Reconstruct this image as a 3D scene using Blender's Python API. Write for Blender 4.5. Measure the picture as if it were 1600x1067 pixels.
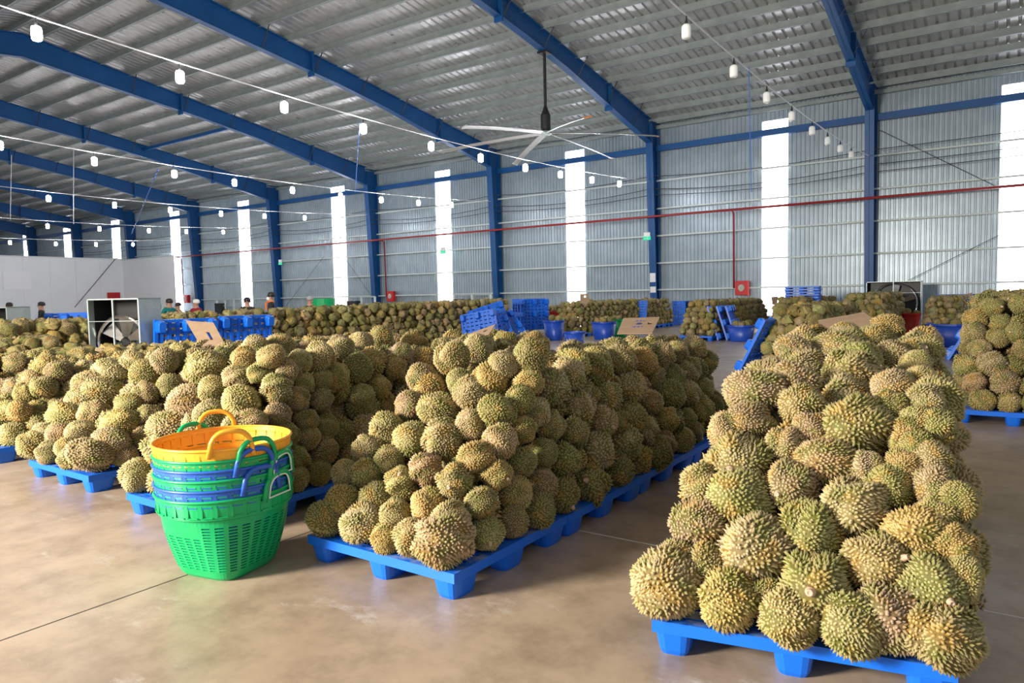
import bpy, bmesh, math, random
import numpy as np
from mathutils import Vector, Matrix, Euler

random.seed(7); RNG = np.random.default_rng(7)
scn = bpy.context.scene
col = scn.collection
for o in list(bpy.data.objects): bpy.data.objects.remove(o)

# ------------------------------------------------------------------ camera
# world: X runs along the long side wall, Y towards it, metres
F = 1110.0; CX, CY = 800.0, 533.5
TH = math.atan(775/1110); PI_ = math.atan(72/1110); RO = math.radians(1.13); HC = 1.6
fw = Vector((-math.sin(TH)*math.cos(PI_), math.cos(TH)*math.cos(PI_), -math.sin(PI_)))
r0 = Vector((math.cos(TH), math.sin(TH), 0)); u0 = r0.cross(fw)
rt = math.cos(RO)*r0 - math.sin(RO)*u0
up = math.sin(RO)*r0 + math.cos(RO)*u0
CAM = Vector((0, 0, HC))
cd = bpy.data.cameras.new('camera'); cam = bpy.data.objects.new('camera', cd); col.objects.link(cam)
cd.sensor_width = 36; cd.lens = F/1600*36; cd.clip_end = 400
cam.matrix_world = Matrix(((rt.x, up.x, -fw.x, CAM.x), (rt.y, up.y, -fw.y, CAM.y), (rt.z, up.z, -fw.z, CAM.z), (0, 0, 0, 1)))
scn.camera = cam
def ray(x, y): return fw + (x-CX)/F*rt - (y-CY)/F*up
def proj(p):
    d = Vector(p)-CAM; z = d.dot(fw); return (CX+F*d.dot(rt)/z, CY-F*d.dot(up)/z, z)
def on(x, y, ax, val):
    d = ray(x, y); t = (val-CAM[ax])/d[ax]; return CAM+t*d

# ------------------------------------------------------------------ light
scn.view_settings.view_transform = 'Standard'; scn.view_settings.look = 'None'
scn.view_settings.exposure = 0.2; scn.view_settings.gamma = 1.0
scn.view_settings.use_curve_mapping = False
w = bpy.data.worlds.new('sky'); scn.world = w; w.use_nodes = True
bg = w.node_tree.nodes['Background']; bg.inputs[0].default_value = (0.86, 0.93, 1.0, 1); bg.inputs[1].default_value = .66
def area(name, loc, target, sx, sy, power, color):
    l = bpy.data.lights.new(name, 'AREA'); l.shape = 'RECTANGLE'; l.size = sx; l.size_y = sy; l.energy = power; l.color = color
    o = bpy.data.objects.new(name, l); col.objects.link(o); o.location = loc
    o.rotation_euler = (Vector(target)-Vector(loc)).to_track_quat('-Z', 'Y').to_euler(); return o
# daylight falling in through the open loading door in the near long wall
area('loading_door_daylight', (-8.2, -6.6, 3.9), (-4.8, 4, 0.4), 2.4, 2.8, 4100, (1.0, 0.92, 0.81))

# ------------------------------------------------------------------ helpers
def tag(o, label=None, cat=None, group=None, kind=None):
    if label: o['label'] = label
    if cat: o['category'] = cat
    if group: o['group'] = group
    if kind: o['kind'] = kind
    return o
def empty(name, loc=(0, 0, 0), rot=(0, 0, 0)):
    o = bpy.data.objects.new(name, None); col.objects.link(o); o.location = loc; o.rotation_euler = rot; o.empty_display_size = .1
    return o
def link(name, me, mat=None, parent=None, loc=None, rot=None):
    if mat is not None and not me.materials: me.materials.append(mat)
    o = bpy.data.objects.new(name, me); col.objects.link(o)
    if parent: o.parent = parent
    if loc is not None: o.location = loc
    if rot is not None: o.rotation_euler = rot
    return o
def copy_tree(o, parent=None):
    c = o.copy(); col.objects.link(c); c.parent = parent
    for ch in o.children: copy_tree(ch, c)
    return c
class MB:
    def __init__(s): s.v = []; s.f = []
    def box(s, a, b):
        (x0, y0, z0), (x1, y1, z1) = a, b; n = len(s.v)
        s.v += [(x0, y0, z0), (x1, y0, z0), (x1, y1, z0), (x0, y1, z0), (x0, y0, z1), (x1, y0, z1), (x1, y1, z1), (x0, y1, z1)]
        s.f += [tuple(n+i for i in q) for q in ((3, 2, 1, 0), (4, 5, 6, 7), (0, 1, 5, 4), (1, 2, 6, 5), (2, 3, 7, 6), (3, 0, 4, 7))]
        return s
    def hexa(s, pts):   # 4 bottom, 4 top
        n = len(s.v); s.v += [tuple(p) for p in pts]
        s.f += [tuple(n+i for i in q) for q in ((3, 2, 1, 0), (4, 5, 6, 7), (0, 1, 5, 4), (1, 2, 6, 5), (2, 3, 7, 6), (3, 0, 4, 7))]
        return s
    def bar(s, p, q, w, h=None, upv=(0, 0, 1)):
        p, q = Vector(p), Vector(q); h = h or w; d = (q-p).normalized(); u = Vector(upv)
        if abs(d.dot(u)) > .98: u = Vector((1, 0, 0))
        a = d.cross(u).normalized()*w/2; b = a.cross(d).normalized()*h/2
        return s.hexa([p-a-b, p+a-b, p+a+b, p-a+b, q-a-b, q+a-b, q+a+b, q-a+b])
    def tube(s, pts, r, k=8, closed=False, cap=True):
        pts = [Vector(p) for p in pts]; n0 = len(s.v); N = len(pts); rr = r if isinstance(r, (list, tuple)) else [r]*N
        t0 = (pts[1]-pts[0]).normalized(); u = Vector((0, 0, 1)) if abs(t0.z) < .9 else Vector((1, 0, 0))
        for i, p in enumerate(pts):
            if closed: t = (pts[(i+1) % N]-pts[i-1]).normalized()
            else: t = (pts[min(i+1, N-1)]-pts[max(i-1, 0)]).normalized()
            a = t.cross(u)
            a = a.normalized() if a.length > 1e-5 else t.orthogonal().normalized()
            u = a.cross(t).normalized()
            for j in range(k):
                an = 2*math.pi*j/k; s.v.append(tuple(p+(a*math.cos(an)+u*math.sin(an))*rr[i]))
        for i in range(N if closed else N-1):
            for j in range(k):
                a0 = n0+i*k; b0 = n0+((i+1) % N)*k
                s.f.append((a0+j, a0+(j+1) % k, b0+(j+1) % k, b0+j))
        if cap and not closed:
            s.f.append(tuple(n0+j for j in range(k))[::-1]); s.f.append(tuple(n0+(N-1)*k+j for j in range(k)))
        return s
    def lathe(s, prof, k=24, c=(0, 0, 0)):
        n0 = len(s.v)
        for r, z in prof:
            for j in range(k):
                an = 2*math.pi*j/k; s.v.append((c[0]+r*math.cos(an), c[1]+r*math.sin(an), c[2]+z))
        for i in range(len(prof)-1):
            for j in range(k):
                a, b = n0+i*k, n0+(i+1)*k; s.f.append((a+j, a+(j+1) % k, b+(j+1) % k, b+j))
        s.f.append(tuple(n0+j for j in range(k))[::-1]); s.f.append(tuple(n0+(len(prof)-1)*k+j for j in range(k)))
        return s
    def mesh(s, name, smooth=False):
        me = bpy.data.meshes.new(name); me.from_pydata(s.v, [], s.f); me.update()
        if smooth: me.polygons.foreach_set('use_smooth', [True]*len(me.polygons))
        return me
    def build(s, name, mat, parent=None, loc=None, rot=None, smooth=False, bevel=0):
        o = link(name, s.mesh(name, smooth), mat, parent, loc, rot)
        if bevel:
            b = o.modifiers.new('b', 'BEVEL'); b.width = bevel; b.segments = 2; b.limit_method = 'ANGLE'
        return o

# ------------------------------------------------------------------ materials
def mat(name, rgb, rough=.5, metal=0, spec=.5):
    m = bpy.data.materials.new(name); m.use_nodes = True; b = m.node_tree.nodes['Principled BSDF']
    b.inputs['Base Color'].default_value = (*rgb, 1); b.inputs['Roughness'].default_value = rough
    b.inputs['Metallic'].default_value = metal; b.inputs['Specular IOR Level'].default_value = spec
    return m
def nd(m, t, **kw):
    n = m.node_tree.nodes.new(t)
    for k, v in kw.items():
        if k.startswith('i_'): n.inputs[k[2:].replace('_', ' ')].default_value = v
        else: setattr(n, k, v)
    return n
def lk(m, a, b): m.node_tree.links.new(a, b)
def bsdf(m): return m.node_tree.nodes['Principled BSDF']
def ramp(m, fac, stops):
    r = nd(m, 'ShaderNodeValToRGB'); e = r.color_ramp.elements
    while len(e) < len(stops): e.new(.5)
    for el, (p, c) in zip(e, stops): el.position = p; el.color = (*c, 1)
    lk(m, fac, r.inputs[0]); return r.outputs[0]
def mixc(m, fac, a, b, mode='MIX'):
    n = nd(m, 'ShaderNodeMix', data_type='RGBA', blend_type=mode)
    for sock, v in ((n.inputs[0], fac), (n.inputs[6], a), (n.inputs[7], b)):
        if hasattr(v, 'type') and hasattr(v, 'is_linked'): lk(m, v, sock)
        elif isinstance(v, (int, float)): sock.default_value = v
        else: sock.default_value = (*v, 1)
    return n.outputs[2]
def noise(m, vec, scale, detail=4, rough=.55):
    n = nd(m, 'ShaderNodeTexNoise'); n.inputs['Scale'].default_value = scale; n.inputs['Detail'].default_value = detail; n.inputs['Roughness'].default_value = rough
    if vec is not None: lk(m, vec, n.inputs['Vector'])
    return n.outputs['Fac']
def wear(name, c1, c2, scale, rough=.5, metal=0, lo=.35, hi=.65, r2=None, spec=.5):
    m = mat(name, c1, rough, metal, spec); g = nd(m, 'ShaderNodeNewGeometry')
    f = noise(m, g.outputs['Position'], scale)
    lk(m, ramp(m, f, [(lo, c1), (hi, c2)]), bsdf(m).inputs['Base Color'])
    if r2 is not None:
        mr = nd(m, 'ShaderNodeMapRange'); mr.inputs['From Min'].default_value = .3; mr.inputs['From Max'].default_value = .7
        mr.inputs['To Min'].default_value = rough; mr.inputs['To Max'].default_value = r2
        lk(m, f, mr.inputs['Value']); lk(m, mr.outputs[0], bsdf(m).inputs['Roughness'])
    return m
def emit(name, rgb, s):
    m = mat(name, rgb); b = bsdf(m); b.inputs['Emission Color'].default_value = (*rgb, 1); b.inputs['Emission Strength'].default_value = s
    return m

M = {}
M['steel_blue'] = wear('steel_blue', (.002, .068, .235), (.003, .082, .265), 1.2, .45)
M['roof'] = wear('roof', (.42, .43, .43), (.52, .53, .525), 3.0, .27, .45, r2=.40)
M['wallsheet'] = wear('wallsheet', (.30, .365, .41), (.36, .43, .475), 1.5, .34, .3)
M['purlin'] = wear('purlin', (.24, .28, .27), (.30, .34, .33), 2.5, .5, .1)
M['girt'] = mat('girt', (.60, .67, .64), .5, .0)
M['window'] = emit('window', (.93, .93, 1.0), 6.0)
M['panel'] = wear('panel', (.90, .91, .93), (.93, .94, .95), .7, .4)
M['pipe_red'] = mat('pipe_red', (.33, .022, .02), .4)
M['cab_red'] = mat('cab_red', (.55, .012, .015), .4)
M['cable_dark'] = mat('cable_dark', (.03, .035, .035), .6)
M['cable_white'] = mat('cable_white', (.7, .7, .72), .5)
M['black'] = mat('black', (.012, .012, .013), .45)
M['bulb_lit'] = emit('bulb_lit', (.94, .96, 1.0), 190)
M['bulb_off'] = mat('bulb_off', (.82, .84, .84), .3)
M['alu'] = mat('alu', (.60, .60, .59), .35, .5)
M['orange'] = mat('orange', (.75, .23, .04), .5)
M['galv'] = wear('galv', (.36, .42, .41), (.44, .5, .48), 6, .4, .4)
M['chrome'] = mat('chrome', (.75, .75, .75), .2, 1)
M['card'] = wear('card', (.31, .205, .125), (.36, .245, .15), 9, .8)
M['pen'] = mat('pen', (.05, .07, .35), .7)
M['exit'] = emit('exit', (.0, .42, .20), 1.0)
M['white'] = mat('white', (.8, .8, .8), .5)
M['glass'] = mat('glass', (.45, .5, .48), .15)
M['hose'] = mat('hose', (.6, .58, .5), .7)
M['skin'] = mat('skin', (.45, .25, .17), .6)
M['hair'] = mat('hair', (.015, .012, .012), .5)
M['hairgrey'] = mat('hairgrey', (.35, .34, .33), .6)
M['shirt_black'] = mat('shirt_black', (.015, .015, .02), .8)
M['shirt_teal'] = mat('shirt_teal', (.0, .17, .16), .8)
M['shirt_red'] = mat('shirt_red', (.30, .01, .03), .8)
M['trouser'] = mat('trouser', (.03, .035, .05), .8)
M['cloth_orange'] = mat('cloth_orange', (.8, .16, .02), .7)
def plastic(name, c, dusty=False, rough=.38):
    m = mat(name, c, rough); g = nd(m, 'ShaderNodeNewGeometry')
    if dusty:   # grey scuffs and dirt lying on the upward faces
        f = noise(m, g.outputs['Position'], 7, 6, .65); s = nd(m, 'ShaderNodeSeparateXYZ'); lk(m, g.outputs['Normal'], s.inputs[0])
        a = nd(m, 'ShaderNodeMapRange'); a.inputs['From Min'].default_value = .5; a.inputs['From Max'].default_value = .72; lk(m, f, a.inputs['Value'])
        b = nd(m, 'ShaderNodeMapRange'); b.inputs['From Min'].default_value = .5; b.inputs['From Max'].default_value = .9; lk(m, s.outputs['Z'], b.inputs['Value'])
        mu = nd(m, 'ShaderNodeMath', operation='MULTIPLY'); lk(m, a.outputs[0], mu.inputs[0]); lk(m, b.outputs[0], mu.inputs[1])
        lk(m, mixc(m, mu.outputs[0], c, (.32, .36, .45)), bsdf(m).inputs['Base Color'])
    return m
M['pallet'] = plastic('pallet', (.004, .135, .70), True)
M['pallet_dark'] = plastic('pallet_dark', (.006, .075, .48), False)
M['b_green'] = plastic('b_green', (.0, .36, .11)); M['b_blue'] = plastic('b_blue', (.02, .10, .48)); M['b_yellow'] = plastic('b_yellow', (.95, .42, .03))
M['b_bin'] = plastic('b_bin', (.008, .06, .42)); M['b_red'] = plastic('b_red', (.5, .015, .01))

def concrete():
    m = mat('concrete', (.3, .25, .2), .35); g = nd(m, 'ShaderNodeNewGeometry'); P = g.outputs['Position']
    mp = nd(m, 'ShaderNodeMapping'); mp.inputs['Scale'].default_value = (1.6, .8, 1); lk(m, P, mp.inputs['Vector'])
    base = ramp(m, noise(m, mp.outputs[0], .55, 6, .6), [(.3, (.30, .225, .155)), (.5, (.38, .29, .205)), (.7, (.46, .365, .275))])
    st = ramp(m, noise(m, P, 3.2, 8, .72), [(.32, (.62, .60, .57)), (.55, (1.0, 1.0, 1.0)), (.7, (1.12, 1.1, 1.08))])
    c = mixc(m, .85, base, st, 'MULTIPLY')
    mp2 = nd(m, 'ShaderNodeMapping'); mp2.inputs['Scale'].default_value = (1.1, 2.3, 1); mp2.inputs['Rotation'].default_value = (0, 0, .6); lk(m, P, mp2.inputs['Vector'])
    pale = ramp(m, noise(m, mp2.outputs[0], 1.5, 10, .78), [(.58, (0, 0, 0)), (.70, (.85, .85, .85))])
    c = mixc(m, pale, c, (.50, .46, .41))
    scuff = ramp(m, noise(m, mp2.outputs[0], 9, 6, .8), [(.66, (0, 0, 0)), (.74, (.6, .6, .6))])
    c = mixc(m, scuff, c, (.13, .10, .075))
    lk(m, c, bsdf(m).inputs['Base Color'])
    mr = nd(m, 'ShaderNodeMapRange'); mr.inputs['To Min'].default_value = .23; mr.inputs['To Max'].default_value = .5
    lk(m, noise(m, P, 1.9, 6), mr.inputs['Value']); lk(m, mr.outputs[0], bsdf(m).inputs['Roughness'])
    bp = nd(m, 'ShaderNodeBump'); bp.inputs['Strength'].default_value = .06; bp.inputs['Distance'].default_value = .01
    lk(m, noise(m, P, 22, 5), bp.inputs['Height']); lk(m, bp.outputs[0], bsdf(m).inputs['Normal'])
    return m
M['concrete'] = concrete()
M['joint'] = mat('joint', (.06, .045, .035), .8); M['jointpale'] = mat('jointpale', (.62, .58, .52), .6)

def durian_mat(mass):
    m = mat('durian_mass' if mass else 'durian', (.3, .25, .1), .62, 0, .25)
    at = nd(m, 'ShaderNodeAttribute', attribute_name='tip'); tip = at.outputs['Fac']
    rest = nd(m, 'ShaderNodeAttribute', attribute_name='rest').outputs['Vector']
    if mass:
        tint = nd(m, 'ShaderNodeAttribute', attribute_name='tint').outputs['Color']
        rn = nd(m, 'ShaderNodeAttribute', attribute_name='rnd').outputs['Fac']
    else:
        oi = nd(m, 'ShaderNodeObjectInfo'); tint = oi.outputs['Color']; rn = oi.outputs['Random']
    off = nd(m, 'ShaderNodeVectorMath', operation='MULTIPLY_ADD')
    cb = nd(m, 'ShaderNodeCombineXYZ')
    for i, k in enumerate((31.7, 57.3, 19.1)):
        mu = nd(m, 'ShaderNodeMath', operation='MULTIPLY'); mu.inputs[1].default_value = k; lk(m, rn, mu.inputs[0]); lk(m, mu.outputs[0], cb.inputs[i])
    lk(m, rest, off.inputs[0]); off.inputs[1].default_value = (1, 1, 1); lk(m, cb.outputs[0], off.inputs[2]); V = off.outputs[0]
    n1 = noise(m, V, 1.1, 3)                       # big blotches: green flank, yellow-orange flank
    green = mixc(m, .72, tint, (.20, .24, .045)); gold = mixc(m, .6, tint, (.50, .30, .055))
    c = mixc(m, ramp(m, n1, [(.40, (1, 1, 1)), (.52, (0, 0, 0))]), tint, green)
    c = mixc(m, ramp(m, noise(m, V, 1.25, 2, .4), [(.55, (0, 0, 0)), (.66, (1, 1, 1))]), c, gold)
    c = mixc(m, ramp(m, noise(m, V, 5, 4), [(.35, (.45, .45, .45)), (.7, (0, 0, 0))]), c, (.22, .15, .07))
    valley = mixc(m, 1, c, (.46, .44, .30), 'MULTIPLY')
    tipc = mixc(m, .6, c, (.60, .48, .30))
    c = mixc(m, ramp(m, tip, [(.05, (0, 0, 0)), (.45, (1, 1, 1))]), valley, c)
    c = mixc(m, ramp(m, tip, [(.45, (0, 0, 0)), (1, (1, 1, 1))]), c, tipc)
    if mass:   # far fruit: spines are too small to pick apart, grain carries them
        vo = nd(m, 'ShaderNodeTexVoronoi'); vo.inputs['Scale'].default_value = 9; lk(m, rest, vo.inputs['Vector'])
        bp = nd(m, 'ShaderNodeBump', invert=True); bp.inputs['Strength'].default_value = .8; bp.inputs['Distance'].default_value = .02
        lk(m, vo.outputs['Distance'], bp.inputs['Height']); lk(m, bp.outputs[0], bsdf(m).inputs['Normal'])
    lk(m, c, bsdf(m).inputs['Base Color'])
    return m
M['durian'] = durian_mat(False); M['durian_mass'] = durian_mat(True)
M['stem'] = mat('stem', (.50, .34, .23), .7)

# ------------------------------------------------------------------ building
D = 34.0; EAVE = 9.85; SL = .152; RIDGE = 13.5; XL, XR = -107.0, 9.0; YN = 2*RIDGE-D
COLX = [-4.84, -14.61, -24.42, -34.41, -44.66, -55.04, -65.3, -75.5, -85.7, -95.9]
def roofz(y): return EAVE + SL*(D-abs(y-RIDGE)-RIDGE) if False else EAVE + SL*((D-RIDGE)-abs(y-RIDGE))

fl = MB().box((XL-2, YN-6, -.2), (XR+6, D+.3, 0)).build('floor', M['concrete']); tag(fl, kind='structure')
for x in (-27.9, -21.9, -15.9, -9.9, -3.92, 2.08):
    MB().box((x-.005, YN-6, -.01), (x+.005, D, .0012)).build('joint', M['joint'], fl)
for y in (-1.9, 10.15, 16.2, 22.2, 28.2):
    MB().box((XL, y-.004, -.01), (XR+6, y+.004, .001)).build('joint', M['joint'], fl)
MB().box((XL, 4.115, -.01), (XR+6, 4.127, .0016)).build('joint', M['jointpale'], fl)

WIN = [(-.34, .92), (-9.45, -8.31), (-19.98, -18.82), (-29.36, -28.18), (-38.95, -37.6), (-49.8, -48.4), (-59.6, -58.15), (-69.75, -68.25), (-79.6, -78.1), (-89.3, -87.8), (-99, -97.5)]
WTOP = 9.35
def corrugated(x0, x1, z0, z1, pitch=.19, dep=.032):
    mb = MB(); n = max(1, round((x1-x0)/pitch)); p = (x1-x0)/n; pr = []
    for i in range(n):
        a = x0+i*p; pr += [(a, 0), (a+.56*p, 0), (a+.68*p, -dep), (a+.88*p, -dep)]
    pr.append((x1, 0))
    for x, y in pr: mb.v += [(x, D+.06+y, z0), (x, D+.06+y, z1)]
    for i in range(len(pr)-1): mb.f.append((2*i, 2*i+2, 2*i+3, 2*i+1))
    return mb
wb = empty('wall_back', (0, 0, 0)); tag(wb, kind='structure')
edges = sorted(WIN); xs = XL
for a, b in edges + [(XR, XR)]:
    corrugated(xs, a, 0, roofz(D)+.36).build('sheet', M['wallsheet'], wb); xs = b
for a, b in edges: corrugated(a, b, WTOP, roofz(D)+.36).build('sheet', M['wallsheet'], wb)
for i, (a, b) in enumerate(sorted(WIN, reverse=True)):
    wo = empty('window_%d' % (i+1), ((a+b)/2, D+.05, 0)); tag(wo, kind='structure')
    mb = MB(); n = 6; ww = (b-a)
    for k in range(n): # translucent corrugated daylight sheets, lapped one above the other
        mb.box((-ww/2+k*ww/n, .0 if k % 2 else .012, .05), (-ww/2+(k+1)*ww/n, .014 if k % 2 else .026, WTOP))
    mb.build('pane', M['window'], wo)
for z in (.40, 1.74, 3.08, 4.45, 5.80, 7.18):
    MB().box((XL, D-.17, z+.02), (XR, D+.02, z+.038)).box((XL, D-.19, z-.038), (XR, D-.16, z+.038)).build('girt', M['girt'], wb)
MB().box((XL, D-.2, EAVE-.12), (XR, D+.02, EAVE+.03)).build('girt', M['purlin'], wb)
MB().box((XL, D-.32, 8.62), (XR, D-.1, 8.9)).build('eave_strut', M['steel_blue'], wb)

ce = empty('ceiling'); tag(ce, kind='structure')
for nm, ya, yb in (('far', RIDGE, D+.4), ('near', RIDGE, YN-.6)):
    mb = MB(); pitch = .34; n = int((XR-XL)/pitch); pr = []
    for i in range(n):
        a = XL+i*pitch; pr += [(a, 0), (a+.04, .05), (a+.07, .05), (a+.11, 0)]
    ya_, yb_ = ya, yb
    for x, dz in pr: mb.v += [(x, ya_, roofz(ya_)+.33+dz), (x, yb_, roofz(yb_)+.33+dz)]
    for i in range(len(pr)-1): mb.f.append((2*i, 2*i+2, 2*i+3, 2*i+1))
    mb.build('roof_sheet', M['roof'], ce)
y = D-.35; PUR = []
while y > RIDGE+.2: PUR.append(y); y -= 1.3
PUR += [RIDGE-.35-1.3*k for k in range(8)]
for y in PUR:
    z = roofz(y)+.2; s = 1 if y > RIDGE else -1
    mb = MB(); mb.box((XL, y-.015, z-.15), (XR, y+.015, z+.13)); mb.box((XL, y-.10, z-.15), (XR, y, z-.125)); mb.box((XL, y, z+.105), (XR, y+.09, z+.13))
    mb.build('purlin', M['purlin'], ce)

def ibeam(mb, sections, x, fw_=.26, ft=.03):
    # sections: list of (outer point (y,z), inner point (y,z)); outer and inner flange plus web
    for (o0, i0), (o1, i1) in zip(sections, sections[1:]):
        o0, i0, o1, i1 = (Vector((0, *p)) for p in (o0, i0, o1, i1)); X = Vector((x, 0, 0)); e = Vector((fw_/2, 0, 0)); wv = Vector((.012, 0, 0))
        d0 = (i0-o0).normalized()*ft; d1 = (i1-o1).normalized()*ft
        mb.hexa([X+o0-e, X+o0+e, X+o0+d0+e, X+o0+d0-e, X+o1-e, X+o1+e, X+o1+d1+e, X+o1+d1-e])
        mb.hexa([X+i0-d0-e, X+i0-d0+e, X+i0+e, X+i0-e, X+i1-d1-e, X+i1-d1+e, X+i1+e, X+i1-e])
        mb.hexa([X+o0-wv, X+o0+wv, X+i0+wv, X+i0-wv, X+o1-wv, X+o1+wv, X+i1+wv, X+i1-wv])
def under(y):   # depth of the tapered rafter
    t = D-y
    if t < 9: return 1.15-.40*max(0, t-.9)/8.1
    return .75+.25*max(0, t-12)/8.5
for k, x in enumerate(COLX):
    fr = empty('portal_frame', (x, D-.3, 0)); fr.rotation_euler = (0, 0, 0)
    where = ['right of the unlit bulb string', 'holding the big ceiling fan', 'third from the photograph edge', 'beside the second hose cabinet', 'beside the orange-scarfed person', 'with the far hose cabinet', 'rising behind the white partition corner', 'over the white partition, fourth from the end', 'over the white partition, third from the end', 'deepest over the white partition'][k]
    where = where.replace('right of', 'at the end of').replace('third from the photograph edge', 'beside the end-stacked pallets')
    tag(fr, 'blue steel column and rafter frame '+where, 'steel frame', 'blue portal frames')
    off = Vector((-x, -(D-.3), 0))
    cm = MB(); ibeam(cm, [((D-.12, 0), (D-.52, 0)), ((D-.12, EAVE-.85), (D-1.0, EAVE-.85)), ((D-.12, EAVE+.05), (D-1.0, EAVE-.02))], 0, .36)
    cm.box((-.25, D-.6, 0), (.25, D-.05, .03))
    c = cm.build('column', M['steel_blue'], fr, loc=(0, off.y, 0))
    rm = MB(); ys = [D-1.03, D-9, D-12, RIDGE]; rm.box((-.18, D-1.0, roofz(D)+.1), (.18, D-.1, roofz(D)+.13))
    ibeam(rm, [((yy, roofz(yy)+.07), (yy, roofz(yy)+.07-under(yy)-(.0))) for yy in ys], 0, .3)
    ys = [RIDGE, YN+12, YN+9, YN+1.0, YN+.1]
    ibeam(rm, [((yy, roofz(yy)+.07), (yy, roofz(yy)+.07-under(2*RIDGE-yy))) for yy in ys], 0, .3)
    r_ = rm.build('rafter', M['steel_blue'], fr, loc=(0, off.y, 0))
    if x > -80:
        for yy in (D-5.3, D-13.5):   # bolted end plates where two lengths of rafter meet
            zz = roofz(yy); MB().box((-.17, yy-.04, zz+.03-under(yy)-.12), (.17, yy+.04, zz+.14)).build('splice_plate', M['steel_blue'], fr, loc=(0, off.y, 0))
        for yy in PUR[2:14:2]:       # fly braces from rafter foot up to the purlins
            zz = roofz(yy)
            for s in (-1, 1):
                MB().bar((.1*s, yy, zz-under(yy)+.16), (.62*s, yy, zz+.14), .045, .012).build('fly_brace', M['black'], fr, loc=(0, off.y, 0))
        for yy in PUR[1:15]:
            zz = roofz(yy); MB().box((-.13, yy-.01, zz+.06), (.13, yy+.01, zz+.32)).build('purlin_cleat', M['black'], fr, loc=(0, off.y, 0))
# blue tie beams between rafters
for (xa, xb, yy) in ((COLX[3], COLX[4], 24.0), (COLX[3], COLX[4], 13.6), (COLX[6], COLX[7], 24.0)):
    t = MB().box((xb+.1, yy-.08, roofz(yy)-.3), (xa-.1, yy+.08, roofz(yy)-.12)).build('tie_beam', M['steel_blue'])
    tag(t, 'blue steel tie beam between two rafters '+('at mid slope' if yy == 24 and xa == COLX[3] else 'near the ridge' if yy != 24 else 'far down the hall'), 'beam', 'blue tie beams')

# fire water main along the wall with drops to the hose cabinets
pm = empty('fire_pipe', (XR, D-.92, 5.35)); tag(pm, 'long red fire water pipe running along the corrugated wall', 'pipe')
MB().tube([(-57.4-XR, 0, 0), (0, 0, 0)], .055, 8).build('main_pipe', M['pipe_red'], pm, smooth=True)
CABS = [(1160, 450, 'beside the daylight strip near the blue pallet tower'), (612, 463, 'at the foot of a column, mid wall'), (293, 467, 'farthest, near the white partition')]
for px, py, wh in CABS:
    p = on(px, py, 1, D-.25)
    MB().tube([(p.x-.3-XR, 0, 0), (p.x-.36-XR, .5, -.1), (p.x-.36-XR, .55, p.z-5.35)], .045, 8).build('drop_pipe', M['pipe_red'], pm, smooth=True)
    c = empty('hose_cabinet', (p.x, D-.3, p.z)); tag(c, 'red fire hose cabinet '+wh, 'hose cabinet', 'fire hose cabinets')
    c.location.z = p.z
    MB().box((-.30, -.1, -.34), (.30, .12, .34)).build('body', M['cab_red'], c, bevel=.01)
    MB().box((-.27, -.13, -.31), (.27, -.1, .31)).build('door', M['cab_red'], c, bevel=.006)
    MB().lathe([(.0, 0), (.15, 0), (.15, .01), (0, .01)], 20).build('window_pane', M['glass'], c, loc=(0, -.128, .02), rot=(math.pi/2, 0, 0))
    mb = MB()
    for r in (.05, .08, .11): mb.tube([(r*math.cos(a), -.15, r*1.3*math.sin(a)) for a in np.linspace(0, 6.283, 17)[:-1]], .016, 5, True)
    mb.build('hose', M['hose'], c)
for px, py, wh in ((1011, 371, 'beside the fan column'), (692, 393, 'on the third daylight strip'), (438, 411, 'on a far column')):
    p = on(px, py, 1, D-.75)
    s = empty('exit_sign', (p.x, D-.75, p.z)); tag(s, 'small green lit exit sign hanging '+wh, 'exit sign', 'exit signs')
    MB().box((-.2, -.02, -.13), (.2, .02, .05)).build('sign_face', M['exit'], s)
    MB().box((-.17, -.02, .05), (.17, .03, .25)).build('emergency_lamp', M['white'], s)
    mb = MB()   # running figure and arrow
    mb.box((-.14, -.026, -.06), (-.02, -.02, -.03)); mb.box((.02, -.026, -.07), (.05, -.02, 0)); mb.box((.03, -.026, -.1), (.1, -.02, -.07)); mb.box((.02, -.026, .005), (.06, -.02, .035))
    mb.build('pictogram', M['white'], s)
    MB().box((-.02, 0, .2), (.02, .55, .24)).build('bracket', M['girt'], s)
# cables slung along the wall from column to column
def cable(name, pts, r, m, label, cat, group=None):
    o = MB().tube(pts, r, 5).build(name, m); return tag(o, label, cat, group)
def sag(a, b, s, n=12):
    a, b = Vector(a), Vector(b); return [a.lerp(b, t)-Vector((0, 0, 4*s*t*(1-t))) for t in np.linspace(0, 1, n)]
for z, s, y, nm in ((7.35, .2, D-.75, 'upper'), (6.75, .28, D-.7, 'middle'), (6.45, .2, D-.65, 'lower')):
    pts = []
    for a, b in zip(COLX[:8], COLX[1:8]): pts += sag((a, y, z), (b, y, z), s, 9)[:-1]
    pts = sag((XR, y, z+.5), (COLX[0], y, z), .15, 9)[:-1] + pts
    cable('wall_cable', pts, .018, M['cable_dark'], nm+' black cable slung from column to column along the wall', 'cable', 'wall cables')
for a, b, wh in (((-4.55, 33.7, 8.2), (.2, 33.7, 5.0), 'upper, beside the end daylight strip'), ((-3.4, 33.7, 1.9), (1.2, 33.7, 4.4), 'lower, beside the end daylight strip'), ((-39.5, 33.7, 4.6), (-44.2, 33.7, .9), 'behind the people'), ((-37.4, 33.7, 4.4), (-34.8, 33.7, 1.6), 'next to the column cabinet')):
    cable('brace_rod', [a, b], .012, M['cable_dark'], 'thin diagonal steel bracing rod on wall, '+wh, 'brace', 'wall bracing rods')

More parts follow.
